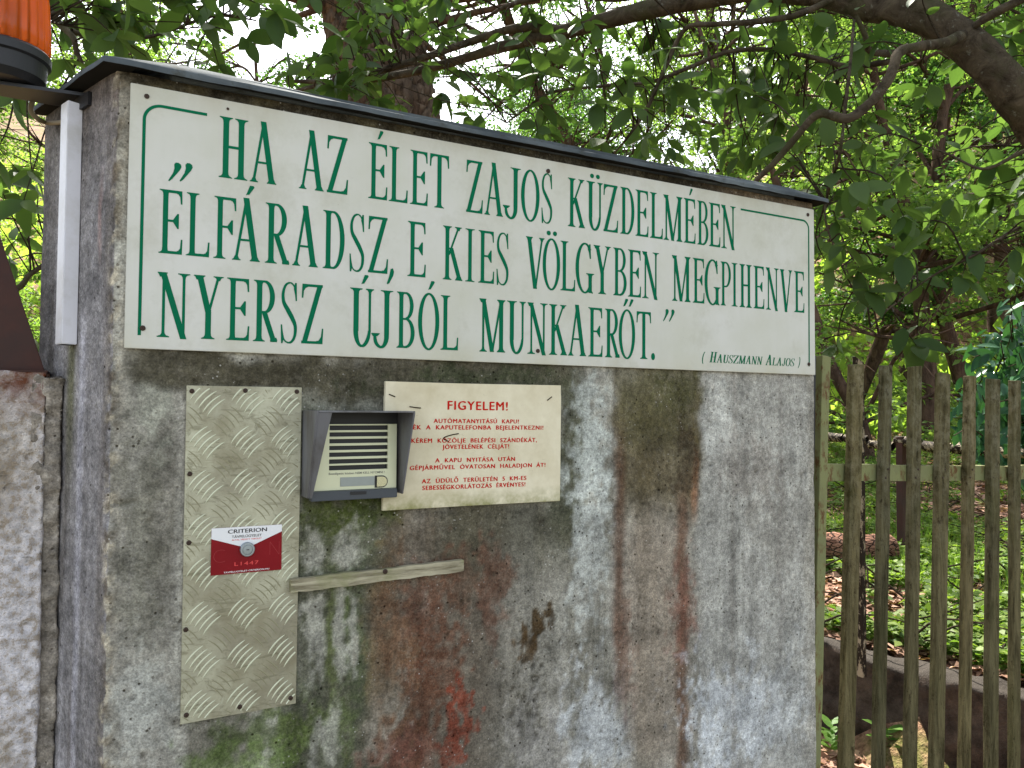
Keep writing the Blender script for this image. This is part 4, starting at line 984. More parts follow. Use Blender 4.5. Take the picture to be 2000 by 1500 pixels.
# ------------------------------------------------------------------ retaining wall, old fence behind
ret = thing('retaining_wall', 'low dark crumbling retaining wall behind the picket fence', 'wall', (WA[0], WA[1], 0))
nA, nH = 160, 16; s_ = np.linspace(-1.6, 3.2, nA); V = []
for h_ in range(nH+4):
    if h_ < nH: zz_ = .43*h_/(nH-1)-.03; off = 0
    else: zz_ = .405; off = (h_-nH+.4)*.05
    px = WA[0]+WD[0]*s_+WN[0]*off; py = WA[1]+WD[1]*s_+WN[1]*off
    d = .035*fbm(s_*5, s_*0+zz_*7+off*9, 61, 5)
    V.append(np.column_stack([px-WN[0]*d, py-WN[1]*d, zz_+.030*fbm(s_*6, s_*0+off*9, 62, 4)*(1 if h_ > nH-3 else 0)]))
V = np.vstack(V); i = np.arange(nH+3)[:, None]*nA; j = np.arange(nA-1)[None, :]
obj('stone_face', mesh_np('stone_face', V, np.stack([i+j, i+j+1, i+nA+j+1, i+nA+j], -1).reshape(-1, 4), M_RETAIN, True), ret)
of = thing('old_fence', 'old rail fence with peeling pale paint on the grass behind the pickets', 'fence', tuple(ongr(1680, 1280, .4)))
p1_ = ongr(1681, 1290, .42); 
zt_ = at(1692, 695, np.dot(p1_-CP, RC[:, 1]))[2]
plank(p1_[0], p1_[1], .35, zt_, .030, .04, .0, 150, 'post', M_PEEL, of)
def at_ground(u, v):
    """first hit of the view line with the terrain"""
    d = ray(u, v); lo = 1.0
    for k in range(4000):
        p_ = CP+d*lo
        if zat(p_[0], p_[1]) > p_[2]: return p_
        lo *= 1.004
        if lo > 150: break
    return CP+d*40
ra, rb = at(1560, 850, 6.2), at(2060, 892, 4.6)
for k in range(9):
    f0_, f1_ = k/9+.004, (k+1)/9-.004; a_ = ra+(rb-ra)*f0_; c_ = ra+(rb-ra)*f1_; dz_ = rng.normal()*.008
    tb = TB(); pth = np.array([a_+(c_-a_)*q for q in np.linspace(0, 1, 6)]); pth[:, 2] += dz_; tb.add(pth, [.034+rng.normal()*.003]*6, 4, 0, .08, k); tb.done('rail', M_PEEL, of)
for f in (.02, .5, .98):
    a_ = ra+(rb-ra)*f; gz = zat(a_[0], a_[1]); plank(a_[0], a_[1]+.05, gz-.1, a_[2]+.05, .05, .05, 0, 160+int(f*9), 'post', M_RUST, of)

# ------------------------------------------------------------------ logs and sticks on the ground
def log(name, label, u0, v0, u1, v1, r0, r1, mat, cat='log', raise_=.0, n=14, bend=.02, grp=None):
    a_, c_ = at_ground(u0, v0), at_ground(u1, v1)
    th = thing(name, label, cat, tuple((a_+c_)/2), grp); tb = TB(); k = 8; pts = []
    for q in range(k+1):
        f = q/k; p_ = a_+(c_-a_)*f; z_ = max(zat(p_[0], p_[1]), p_[2]-.05)+(r0+(r1-r0)*f)*.8+raise_; pts.append([p_[0], p_[1], z_+bend*math.sin(f*5)])
    tb.add(pts, list(np.linspace(r0, r1, k+1)), n, 3, .05, int(u0)); tb.done('wood', mat, th)
    for e, f_, r_ in ((pts[0], pts[1], r0), (pts[-1], pts[-2], r1)):
        d = np.array(e)-np.array(f_); d /= np.linalg.norm(d); q = tube_arrays([np.array(e)-d*.004, np.array(e)+d*.001], [r_*.98, r_*.9], n); V = np.vstack([q[0], [np.array(e)+d*.0015]]); c0_ = len(q[0])
        F4 = [(n+k_, n+(k_+1) % n, c0_, c0_) for k_ in range(n)]
        me = bpy.data.meshes.new('cut_end'); me.from_pydata([tuple(x) for x in V], [], [tuple(f) for f in q[1].tolist()]+[(a, b_, c__) for a, b_, c__, _ in F4]); me.materials.append(M_PEEL); obj('cut_end', me, th)
    return th
log('fallen_log', 'thick cut log with reddish bark lying behind the first pickets', 1560, 1112, 1735, 1100, .11, .10, M_LOG, raise_=.03)
log('fallen_branch', 'dark broken branch lying just above the reddish log', 1540, 1045, 1640, 1075, .03, .018, M_TWIG, 'branch')
log('fallen_branch', 'pale grey stick on the undergrowth, behind the fourth and fifth pickets from the wall', 1730, 1145, 1800, 1150, .014, .012, M_LIMB, 'branch')
log('fallen_branch', 'crooked pale dead branch behind the fifth and sixth pickets from the wall', 1840, 1110, 1925, 1050, .022, .012, M_LIMB, 'branch')
log('fallen_branch', 'thick dark forked branch at the right edge behind the last pickets', 1930, 1100, 2040, 1060, .04, .05, M_TWIG, 'branch')
log('fallen_branch', 'thin leaning white stick behind the sixth and seventh pickets from the wall', 1895, 1105, 1930, 1165, .010, .008, M_LIMB, 'branch')

# ------------------------------------------------------------------ leaves
def leaf_mesh(name, mat, L_=1.0, W_=.5, fold=.12, droop=.12, n=5):
    V = []; F = []
    for k in range(n+1):
        f = k/n; w_ = W_*.5*math.sin(math.pi*min(1, f**.85*.98+.01))**.8*(1 if f < .97 else .25); y = L_*f; z_ = -droop*f*f*L_
        V += [(-w_, y, z_+fold*w_*1.6), (0, y, z_), (w_, y, z_+fold*w_*1.6)]
    for k in range(n):
        for e in (0, 1): a = 3*k+e; F.append((a, a+1, a+4, a+3))
    return mesh_np(name, V, F, mat, True)
def leaf_frame(P_, dirv, upv):
    """rotation matrices: local y -> dirv, local z -> near upv"""
    y = dirv/np.linalg.norm(dirv, axis=1)[:, None]; x = np.cross(y, upv); x /= np.linalg.norm(x, axis=1)[:, None]+1e-9; z_ = np.cross(x, y)
    return np.stack([x, y, z_], -1)     # columns
def bake_leaves(base, P_, R_, S_, name, mat, parent=None):
    n = len(P_); bv = np.zeros(len(base.vertices)*3); base.vertices.foreach_get('co', bv); bv = bv.reshape(-1, 3)
    fi = np.array([list(p_.vertices) for p_ in base.polygons])
    V = np.einsum('nij,vj->nvi', R_, bv)*S_[:, None, None]+P_[:, None, :]
    F = fi[None]+(np.arange(n)*len(bv))[:, None, None]
    return obj(name, mesh_np(name, V.reshape(-1, 3), F.reshape(-1, fi.shape[1]), mat, True), parent)
def place_leaves(base, P_, R_, S_, parent, mat, limit=300):
    d = np.linalg.norm(P_-CP, axis=1)/S_; 
    u_, v_ = survey(P_[:, 0], P_[:, 1], P_[:, 2]); vis = (u_ > -20) & (u_ < 2020) & (v_ > -20) & (v_ < 1520)
    order = np.argsort(d+np.where(vis, 0, 1e4)); sel = order[:limit]; rest = order[limit:]
    pl_ = Vector(parent.location)
    for k in sel:
        o = bpy.data.objects.new('leaf', base); COL.objects.link(o); o.parent = parent
        M_ = Matrix.Identity(4)
        for a in range(3):
            for b_ in range(3): M_[a][b_] = R_[k, a, b_]*S_[k]
            M_[a][3] = P_[k, a]-pl_[a]
        o.matrix_local = M_
    if len(rest):
        o = bake_leaves(base, P_[rest], R_[rest], S_[rest], 'foliage', mat, parent); o['kind'] = 'stuff'
NEARLEAF = leaf_mesh('leaf', M_LEAF, 1, .50, .12, .18)
PALELEAF = leaf_mesh('leaf', M_LEAFP, 1, .5, .10, .14)
SHRUBLEAF = leaf_mesh('leaf', M_LEAFS, 1, .40, .14, .2)
TINY = mesh_np('leaf', [(0, 0, 0), (.33, .45, .05), (0, 1, -.08), (-.33, .45, .05)], [(0, 1, 2, 3)], M_FOL)

def in_frame_pts(paths): return [np.array([at(u, v, d) for u, v, d in p_]) for p_ in paths]

# near overhanging tree
near = thing('overhanging_tree', 'near broad-leaved tree whose thick mossy limb arches across the top right corner', 'tree', tuple(at(2500, 1500, 2.9)*np.array([1, 1, 0])))
LIMBS = [
    ([(2600, 1500, 3.0), (2420, 900, 2.9), (2200, 460, 2.8), (2060, 290, 2.75), (1975, 175, 2.7), (1890, 85, 2.75), (1790, 25, 2.8), (1700, 12, 2.9), (1600, -14, 3.0), (1480, -20, 3.1), (1360, 0, 3.2), (1230, 28, 3.3), (1100, 62, 3.4), (1000, 86, 3.5), (880, 122, 3.6), (760, 150, 3.7), (660, 160, 3.8), (560, 158, 3.9)],
     [.14, .11, .088, .078, .074, .070, .064, .060, .055, .050, .044, .040, .034, .028, .022, .019, .015, .008], 16),
    ([(1100, 62, 3.4), (1010, 55, 3.45), (900, 88, 3.5), (800, 122, 3.5), (700, 150, 3.55), (600, 172, 3.6), (560, 182, 3.6)], [.028, .022, .018, .017, .014, .010, .006], 10),
    ([(1880, 70, 2.68), (1840, 85, 2.55), (1790, 92, 2.45), (1755, 104, 2.4), (1738, 150, 2.36), (1700, 200, 2.34), (1655, 232, 2.34), (1600, 222, 2.36), (1560, 262, 2.4), (1515, 315, 2.45), (1478, 352, 2.5), (1440, 400, 2.6)], [.022, .019, .017, .017, .017, .017, .016, .014, .012, .011, .009, .006], 10),
    ([(1640, -8, 2.95), (1560, 28, 2.9), (1480, 42, 2.9), (1400, 47, 2.9), (1345, 52, 2.95), (1318, 90, 3.0), (1292, 150, 3.0), (1262, 215, 3.0), (1228, 265, 3.0), (1200, 300, 3.1)], [.014, .013, .012, .011, .010, .010, .009, .008, .006, .004], 8),
    ([(1740, 120, 2.8), (1660, 130, 2.9), (1590, 113, 3.0), (1500, 97, 3.0), (1420, 102, 3.0), (1350, 130, 3.05), (1270, 160, 3.1), (1180, 168, 3.1), (1080, 180, 3.2), (1030, 210, 3.2), (990, 240, 3.2)], [.012, .011, .010, .010, .009, .009, .008, .007, .006, .005, .003], 8),
    ([(1750, 105, 2.8), (1700, 100, 2.75), (1690, 70, 2.7), (1672, 30, 2.7)], [.016, .012, .010, .008], 8),
    ([(1668, 40, 2.7), (1660, 130, 2.42), (1650, 215, 2.36), (1640, 300, 2.36), (1618, 375, 2.7), (1612, 430, 2.7), (1640, 510, 2.7), (1668, 565, 2.7), (1700, 590, 2.7)], [.006, .006, .006, .0055, .005, .004, .004, .003, .002], 6),
    ([(2100, -60, 2.6), (2010, -10, 2.6), (1935, 30, 2.65), (1905, 50, 2.7)], [.022, .018, .016, .014], 8),
    ([(1300, -30, 3.0), (1210, -5, 3.1), (1100, -10, 3.2), (1000, 8, 3.3), (940, 40, 3.4)], [.02, .018, .014, .010, .006], 8),
    ([(2060, 420, 2.5), (1980, 450, 2.5), (1900, 500, 2.5), (1820, 540, 2.6), (1740, 600, 2.6), (1700, 640, 2.6)], [.007, .006, .005, .004, .003, .002], 6),
    ([(2080, 260, 2.4), (1990, 300, 2.4), (1920, 330, 2.45), (1850, 300, 2.5), (1790, 280, 2.6)], [.008, .007, .005, .004, .002], 6),
]
tb = TB(); allp = []
for k, (pts, rad, n_) in enumerate(LIMBS):
    wp = np.array([at(*q) for q in pts]); 
    if k == 0: wp[0][2] = min(wp[0][2], 1.0); wp = np.vstack([[wp[0][0]+.1, wp[0][1], -.1], wp]); rad = [.17]+rad
    rad = [q*.92 for q in rad]; tb.add(wp, rad, n_, 5, .05, 70+k); allp.append(catmull(wp, 6)[6:])
tb.done('limb', M_LIMB, near)
BR = np.vstack(allp)
twb = TB(); LP, LD, LU = [], [], []
def clusters(u0, u1, v0, v1, d0, d1, n, k0, k1, r):
    for _ in range(n):
        u_, v_ = r.uniform(u0, u1), r.uniform(v0, v1); dd = r.uniform(d0, d1); tip = at(u_, v_, dd)
        dist = np.linalg.norm(BR-tip, axis=1); q = BR[np.argmin(dist+r.uniform(0, .25, len(BR)))]
        dv = tip-q; ln = np.linalg.norm(dv)
        if ln > .75: q = tip-dv/ln*r.uniform(.3, .5)+np.array([0, 0, .05])
        midp = (q+tip)/2+r.normal(size=3)*.03*min(1, ln*2)+np.array([0, 0, .03]); twb.add([q, midp, tip], [.0035, .0028, .0015], 4, 3)
        ax = tip-midp; ax /= np.linalg.norm(ax)+1e-9; kk_ = r.integers(k0, k1+1); ph = r.uniform(0, 6.28)
        for c_ in range(kk_):
            a = ph+c_*2.4; side1 = np.cross(ax, [0, 0, 1.]); side1 /= np.linalg.norm(side1)+1e-9; side2 = np.cross(side1, ax)
            dr = ax*r.uniform(.1, .8)+side1*math.cos(a)+side2*math.sin(a)*.7+np.array([0, 0, -.25]); back = ax*r.uniform(0, .10)*(c_ > 2)
            LP.append(tip-back); LD.append(dr); LU.append(np.array([0, 0, 1.])+r.normal(size=3)*.45)
r = np.random.default_rng(5)
clusters(1050, 1600, 40, 330, 2.7, 4.0, 92, 3, 6, r)
clusters(1500, 2060, -20, 420, 2.5, 4.0, 74, 3, 6, r)
clusters(1600, 2060, 360, 560, 2.3, 3.2, 24, 4, 6, r)
clusters(1600, 1800, 500, 680, 2.4, 3.0, 9, 4, 6, r)
clusters(560, 1080, -20, 230, 3.0, 4.4, 60, 3, 6, r)
clusters(620, 880, -20, 200, 2.8, 3.6, 26, 4, 6, r)
clusters(1900, 2500, -300, 500, 2.6, 4.5, 60, 3, 6, r)
clusters(900, 2000, -420, -20, 2.4, 4.0, 30, 3, 6, r)
LP = np.array(LP); LD = np.array(LD); LU = np.array(LU); LR = leaf_frame(LP, LD, LU); LS = r.uniform(.06, .125, len(LP))
tw = twb.done('twigs', M_TWIG, near); tw['kind'] = 'stuff'
rc = np.random.default_rng(99); nC = 10500  # unseen leaf layer added overhead to shade the near leaves and wall
fC = rc.uniform(.8, 6.3, nC); sC = rc.uniform(-5.5, 7.5, nC); XC = CXY[0]+fC*FW[0]+sC*RT[0]; YC = CXY[1]+fC*FW[1]+sC*RT[1]
ZC = CP[2]+.55+.60*fC+rc.uniform(0, 1.1, nC)+.3*fbm(XC*.8, YC*.8, 55, 2); okC = fbm(XC*.9, YC*.9, 56, 3) > -.08
PC = np.column_stack([XC, YC, ZC])[okC]; DC = rc.normal(size=(len(PC), 3))*np.array([1, 1, .4]); UC = np.array([0, 0, 1.])+rc.normal(size=(len(PC), 3))*.4
TINY0 = mesh_np('leaf', [(0, 0, 0), (.28, .45, .05), (0, 1, -.08), (-.28, .45, .05)], [(0, 1, 2, 3)], M_LEAF)
o = bake_leaves(TINY0, PC, leaf_frame(PC, DC, UC), rc.uniform(.12, .20, len(PC)), 'added_shade_crown', M_LEAF, near); o['kind'] = 'stuff'
place_leaves(NEARLEAF, LP, LR, LS, near, M_LEAF)

# leafy tree behind the left end of the wall
lt_ = thing('leafy_tree', 'large-leaved tree behind the beacon and the left end of the wall', 'tree', tuple(at(-300, 1400, 2.9)*np.array([1, 1, 0])))
LIMBS2 = [([(-330, 1500, 3.2), (-300, 900, 3.1), (-240, 500, 3.0), (-160, 200, 2.9), (-60, -60, 2.8), (60, -200, 2.7)], [.12, .10, .085, .07, .06, .05], 12),
          ([(-60, -60, 2.8), (20, -40, 2.7), (85, 10, 2.6), (115, 45, 2.55), (142, 72, 2.5), (150, 100, 2.5), (168, 140, 2.5)], [.03, .022, .014, .012, .010, .008, .005], 8),
          ([(-60, -60, 2.8), (-20, 0, 2.3), (15, 20, 2.2), (50, 34, 2.2), (92, 42, 2.25), (140, 52, 2.4)], [.02, .008, .006, .005, .004, .003], 6),
          ([(140, 60, 2.5), (200, 80, 2.6), (300, 70, 2.7), (420, 30, 2.8), (500, 40, 2.9)], [.008, .008, .006, .005, .003], 6),
          ([(-240, 500, 3.0), (-100, 520, 2.9), (20, 565, 2.8), (60, 535, 2.8), (110, 500, 2.8)], [.03, .018, .012, .009, .006], 8),
          ([(-200, 300, 3.0), (-60, 200, 2.8), (30, 184, 2.7), (80, 190, 2.7)], [.02, .012, .008, .005], 8)]
tb = TB(); allp = []
for k, (pts, rad, n_) in enumerate(LIMBS2):
    wp = np.array([at(*q) for q in pts])
    if k == 0: wp = np.vstack([[wp[0][0], wp[0][1], -.1], wp]); rad = [.14]+rad
    tb.add(wp, rad, n_, 5, .035, 90+k); allp.append(catmull(wp, 6))
tb.done('limb', M_LIMB, lt_); BR = np.vstack(allp); twb = TB(); LP, LD, LU = [], [], []
clusters(90, 560, -20, 140, 2.2, 3.2, 34, 3, 5, r)
clusters(200, 520, -30, 60, 1.9, 2.6, 12, 3, 5, r)
clusters(-120, 90, 180, 660, 2.2, 3.4, 26, 3, 5, r)
clusters(-400, 200, -400, 0, 2.2, 3.4, 24, 3, 5, r)
LP = np.array(LP); LD = np.array(LD); LU = np.array(LU); LR = leaf_frame(LP, LD, LU); LS = r.uniform(.07, .13, len(LP))
tw = twb.done('twigs', M_TWIG, lt_); tw['kind'] = 'stuff'
place_leaves(NEARLEAF, LP, LR, LS, lt_, M_LEAF)

# glossy shrub at the right edge
shr = thing('glossy_shrub', 'dense shrub with drooping glossy dark leaves behind the right-hand pickets', 'shrub', tuple(at_ground(2030, 1000)))
LP, LD, LU = [], [], []; tb = TB(); root = np.array(shr.location)
for k in range(130):
    u_ = r.uniform(1835, 2150); v_ = r.uniform(520, 880)
    if u_ < 1990 and v_ < 860-(u_-1800)*1.75: continue
    tip = at(u_, v_, r.uniform(4.2, 5.4)); mid_ = (root+tip)/2+np.array([0, 0, .35])+r.normal(size=3)*.12
    cpth = catmull([root, mid_, tip], 8); tb.add(cpth, np.linspace(.012, .003, len(cpth)), 5)
    for q in range(22):
        f = r.uniform(.45, 1); p_ = cpth[int(f*(len(cpth)-1))]+r.normal(size=3)*.05; LP.append(p_); LD.append(r.normal(size=3)*.7+np.array([-.3, -.2, -.7])); LU.append(np.array([-.4, -.8, 1.1])+r.normal(size=3)*.4)
tb.done('stems', M_TWIG, shr)
LP = np.array(LP); LR = leaf_frame(LP, np.array(LD), np.array(LU)); place_leaves(SHRUBLEAF, LP, LR, r.uniform(.09, .14, len(LP)), shr, M_LEAFS)

# big conifer trunk behind the cap
pin = thing('pine_tree', 'thick scaly-barked pine trunk rising behind the middle of the cap', 'tree', tuple(at(850, 700, 6.2)*np.array([1, 1, 0])))
tp = [at(u, v, 6.2) for u, v in ((900, 1150), (830, 700), (770, 300), (735, 100), (700, -120), (660, -400), (630, -700))]
tp[0][2] = zat(tp[0][0], tp[0][1])-.2
tb = TB(); tb.add(tp, [.55, .46, .40, .37, .34, .30, .26], 40, 14, .03, 5); tb.done('trunk', M_PINE, pin)
cp = catmull(tp, 40); V = []; F = []
for k in range(2600):
    f = r.uniform(.22, .98); q = cp[int(f*(len(cp)-1))]; rr_ = .45-.17*f; a = r.uniform(0, 6.28)
    nn_ = np.array([math.cos(a), math.sin(a), 0]); tt = np.array([-math.sin(a), math.cos(a), 0]); up_ = np.array([.05, 0, 1.])
    c_ = q+nn_*(rr_+r.uniform(.0, .012)); w_, h_ = r.uniform(.02, .05), r.uniform(.03, .09); ti = r.uniform(-.3, .3); base_ = len(V)
    for sx, sz in ((-1, -1), (1, -.8), (1.1, .7), (-.8, 1)):
        V.append(c_+tt*sx*w_+(up_+tt*ti)*sz*h_+nn_*(.006 if sz < 0 else .014)*r.uniform(.5, 2))
    for sx, sz in ((-1, -1), (1, -.8), (1.1, .7), (-.8, 1)): V.append(c_+tt*sx*w_*1.05+(up_+tt*ti)*sz*h_-nn_*.02)
    F += [(base_, base_+1, base_+2, base_+3)]+[(base_+e, base_+4+e, base_+4+(e+1) % 4, base_+(e+1) % 4) for e in range(4)]
o = obj('bark_plates', mesh_np('bark_plates', V, F, M_PINEPL), pin); o['kind'] = 'stuff'
tb = TB()
for k in range(26):
    q = cp[int(r.uniform(.5, .98)*(len(cp)-1))]; a = r.uniform(0, 6.28); dd = np.array([math.cos(a), math.sin(a), .1]); tb.add([q, q+dd*.9, q+dd*2.2+np.array([0, 0, -.2])], [.04, .025, .008], 6, 4)
tb.done('branches', M_TRUNK, pin)
# conifer sprays
def blob_leaves(cs, rs, n, size, r, flat=.6, shell=.35):
    cs = np.array(cs); rs = np.array(rs); idx = r.choice(len(cs), n, p=rs**2/np.sum(rs**2)); d = r.normal(size=(n, 3)); d /= np.linalg.norm(d, axis=1)[:, None]
    rad = rs[idx]*(shell+(1-shell)*r.uniform(0, 1, n)**.5); P_ = cs[idx]+d*rad[:, None]*np.array([1, 1, flat])
    D_ = r.normal(size=(n, 3))*np.array([1, 1, .5])+np.array([0, 0, -.3]); U_ = np.array([0, 0, 1.])+r.normal(size=(n, 3))*.6
    return P_, leaf_frame(P_, D_, U_), r.uniform(size*.65, size*1.3, n)
cs = []; 
for k in range(60):
    q = cp[int(r.uniform(.55, 1)*(len(cp)-1))]; a = r.uniform(0, 6.28); cs.append(q+np.array([math.cos(a), math.sin(a), 0])*r.uniform(.8, 2.6)+np.array([0, 0, r.uniform(-.3, .8)]))
Pq, Rq, Sq = blob_leaves(cs, [.35]*60, 9000, .07, r, .35); o = bake_leaves(TINY, Pq, Rq, Sq, 'foliage', M_FOLD, pin); o['kind'] = 'stuff'

# ------------------------------------------------------------------ background trees
def tree_variant(seed, H, rt, ncl, nl, ls, mat, spread, low, bark):
    r_ = np.random.default_rng(seed); tb = TB(); cs = []; rs = []
    pts = [np.array([0, 0, -.3])]; d = np.array([r_.normal()*.1, r_.normal()*.1, 1.])
    for k in range(9):
        d = d+np.array([r_.normal()*.13, r_.normal()*.13, 0]); d /= np.linalg.norm(d); pts.append(pts[-1]+d*H/9)
    rad = list(np.linspace(rt, rt*.25, 10)); tb.add(pts, rad, 10, 3, .06, seed)
    pts = np.array(pts)
    for k in range(ncl):
        f = r_.uniform(low, 1); q = pts[0]+(0) if False else pts[int(f*9)]; a = r_.uniform(0, 6.28); L_ = spread*r_.uniform(.4, 1.1)*(1.15-f*.55)
        e = q+np.array([math.cos(a), math.sin(a), r_.uniform(.0, .6)])*L_; mm = (q+e)/2+np.array([r_.normal()*.15, r_.normal()*.15, .25*r_.normal()])
        tb.add([q, mm, e], [rt*.38*(1.1-f*.7), rt*.22, rt*.06], 6, 4); cs.append(e); rs.append(r_.uniform(.35, .8)*spread*.42)
        cs.append(mm+r_.normal(size=3)*.3); rs.append(r_.uniform(.25, .5)*spread*.42)
        for _ in range(3):
            e2 = e+r_.normal(size=3)*spread*.28; tb.add([mm, (mm+e2)/2+r_.normal(size=3)*.08, e2], [rt*.14, rt*.08, rt*.03], 5, 2)
    tm = mesh_np('trunk', np.vstack(tb.V), np.vstack(tb.F), bark, True)
    P_, R_, S_ = blob_leaves(cs, rs, nl, ls, r_, .5, .2); bv = np.array([(0, 0, 0), (.33, .45, .05), (0, 1, -.08), (-.33, .45, .05)])
    V = (np.einsum('nij,vj->nvi', R_, bv)*S_[:, None, None]+P_[:, None, :]).reshape(-1, 3); F = np.arange(nl*4).reshape(-1, 4)
    return tm, mesh_np('crown', V, F, mat)
VAR = [tree_variant(201, 9, .13, 26, 7500, .10, M_FOL, 2.1, .22, M_TRUNK), tree_variant(202, 11, .16, 28, 8000, .105, M_FOL, 2.4, .3, M_TRUNK),
       tree_variant(203, 7, .09, 22, 7000, .09, M_FOL, 1.8, .15, M_TRUNK), tree_variant(204, 10, .14, 28, 9500, .095, M_FOLD, 2.1, .2, M_TRUNK)]
VAR.append(tree_variant(205, 13, .16, 40, 18000, .066, M_FOLD, 2.6, .35, M_TRUNK))
VAR.append(tree_variant(206, 12, .14, 36, 15000, .066, M_FOL, 2.5, .33, M_TRUNK))
TREES = [
    (-700, 11, 0, 0.4, 1.0, 'tree left of the frame, nearest of those beyond the low pillar'),
    (-420, 15, 3, 1.9, 1.1, 'dark tree left of the frame beyond the leafy tree'),
    (-1100, 17, 1, 2.8, 1.1, 'tree far left of the frame'),
    (-250, 26, 1, 5.1, 1.2, 'far tree left of the frame, on the slope behind the pillar'),
    (760, 21, 3, 2.1, 0.62, 'low dark tree hidden behind the middle of the wall'),
    (1010, 13, 2, 4.6, 0.62, 'small tree hidden behind the right half of the wall'),
    (1230, 16, 3, 0.8, 0.6, 'low dark tree hidden behind the right part of the wall'),
    (560, 11, 2, 3.5, 0.6, 'small tree hidden behind the left half of the wall'),
    (330, 13, 0, 1.1, 0.55, 'small tree hidden behind the left part of the wall'),
  # u, depth, variant, rot, scale, label
    (1700, 9.5, 2, .3, 1.0, 'slim tree with a pale leaning stem, seen above the second picket from the wall'),
    (1795, 11, 0, 1.7, 1.0, 'dark-stemmed tree with a forked crown above the fourth picket'),
    (1905, 12.5, 3, 2.9, 1.0, 'tree with twin dark stems above the sixth picket, left of the glossy shrub'),
    (1962, 16, 1, 4.1, 1.15, 'tall reddish-trunked tree high on the bank behind the glossy shrub'),
    (1640, 14, 3, 5.0, .9, 'dark bushy tree standing close past the right end of the concrete wall'),
    (1850, 20, 1, .9, 1.2, 'tall tree on the sunlit slope, showing under the arching limb'),
    (1750, 24, 0, 2.2, 1.3, 'far tree on the sunlit slope between the second and third pickets'),
    (2080, 13, 0, 3.3, 1.1, 'tree at the far right edge behind the shrub'),
    (1540, 19, 0, 4.4, 1.1, 'tree whose crown rises over the right end of the cap'),
    (1400, 22, 1, 5.5, 1.1, 'tree whose crown shows above the cap right of its middle'),
    (1080, 30, 0, 2.6, 1.2, 'distant tree between the pine trunk and the middle of the cap'),
    (520, 14, 3, .5, .8, 'dark tree left of the pine trunk, behind the cap'),
    (330, 20, 0, 3.9, 1.0, 'tree behind the left third of the cap'),
    (120, 24, 1, 5.2, 1.0, 'tree behind the beacon, beyond the near leafy tree'),
    (30, 16, 2, 2.0, 1.0, 'small pale green tree seen in the gap left of the trunking'),
    (-150, 18, 0, 1.0, 1.1, 'tree outside the left edge behind the low pillar'),
    (2250, 17, 3, 2.7, 1.2, 'tree outside the right edge up the slope'),
    (1670, 30, 1, 1.4, 1.3, 'far tree high on the slope above the fence post'),
    (1990, 27, 0, 6.0, 1.4, 'far tree high on the slope in the upper right corner'),
    (1560, 34, 1, 3.1, 1.4, 'far tree on the crest behind the right part of the cap'),
    (2120, 36, 1, 1.9, 1.4, 'far tree beyond the upper right corner'),
    (900, 15, 4, 5.8, 1.0, 'fine-leaved tree just right of the pine trunk'),
    (1130, 17, 5, 1.2, 1.0, 'fine-leaved tree above the middle of the cap, under the long limb'),
    (1330, 15, 4, 2.2, 1.0, 'fine-leaved tree above the right half of the cap'),
    (1500, 13, 5, 3.6, 1.0, 'fine-leaved tree above the right end of the cap, left of the elbow-shaped branch'),
    (230, 15, 5, 2.4, 1.0, 'fine-leaved tree just right of the beacon'),
    (1760, 15, 5, .1, 1.0, 'fine-leaved tree beneath the arching limb, above the third picket'),
]
for u_, dd, vi, ro, sc, lab in TREES:
    q = at(u_, 800, dd); x, y = q[0], q[1]; z_ = zat(x, y)
    th = thing('tree', lab, 'tree', (x, y, z_), 'trees on the wooded slope'); th.rotation_euler = (0, 0, ro); th.scale = (sc, sc, sc)
    for nm, me in (('trunk', VAR[vi][0]), ('crown', VAR[vi][1])):
        o = bpy.data.objects.new(nm, me); COL.objects.link(o); o.parent = th

# ------------------------------------------------------------------ undergrowth, ground cover, litter, grass
def scatter(n, f0, f1, a0, a1, r, powr=1.0):
    f = f0+(f1-f0)*r.uniform(0, 1, n)**powr; s_ = f*r.uniform(a0, a1, n); X = CXY[0]+f*FW[0]+s_*RT[0]; Y = CXY[1]+f*FW[1]+s_*RT[1]; return X, Y, f, s_
def qwall(X, Y): return (X-WA[0])*WN[0]+(Y-WA[1])*WN[1]
r = np.random.default_rng(77)
# low leafy cover near
X, Y, f, s_ = scatter(60000, 3.2, 11, .30, .80, r, 1.3); ok = (qwall(X, Y) > .25) & (fbm(X*1.6, Y*1.6, 71, 3) > -.28); X, Y = X[ok], Y[ok]
Z_ = hgt(X, Y)+r.uniform(.01, .10, len(X)); P_ = np.column_stack([X, Y, Z_]); D_ = r.normal(size=(len(X), 3))*np.array([1, 1, .25]); U_ = np.array([0, 0, 1.])+r.normal(size=(len(X), 3))*.35
o = bake_leaves(TINY, P_, leaf_frame(P_, D_, U_), r.uniform(.03, .065, len(X)), 'ground_cover', M_COVER); tag(o, 'low leafy plants covering the bank behind the picket fence', 'ground cover', kind='stuff')
# litter
X, Y, f, s_ = scatter(40000, 2.6, 12, .28, .85, r, 1.2); ok = (qwall(X, Y) > .2) | (qwall(X, Y) < -.05); X, Y = X[ok], Y[ok]; Z_ = hgt(X, Y)+r.uniform(.004, .02, len(X))
P_ = np.column_stack([X, Y, Z_]); D_ = r.normal(size=(len(X), 3))*np.array([1, 1, .15]); U_ = np.array([0, 0, 1.])+r.normal(size=(len(X), 3))*.25
o = bake_leaves(TINY, P_, leaf_frame(P_, D_, U_), r.uniform(.03, .08, len(X)), 'leaf_litter', M_LITTER); tag(o, 'brown and pinkish dead leaves strewn on the ground behind the fence', 'leaf litter', kind='stuff')
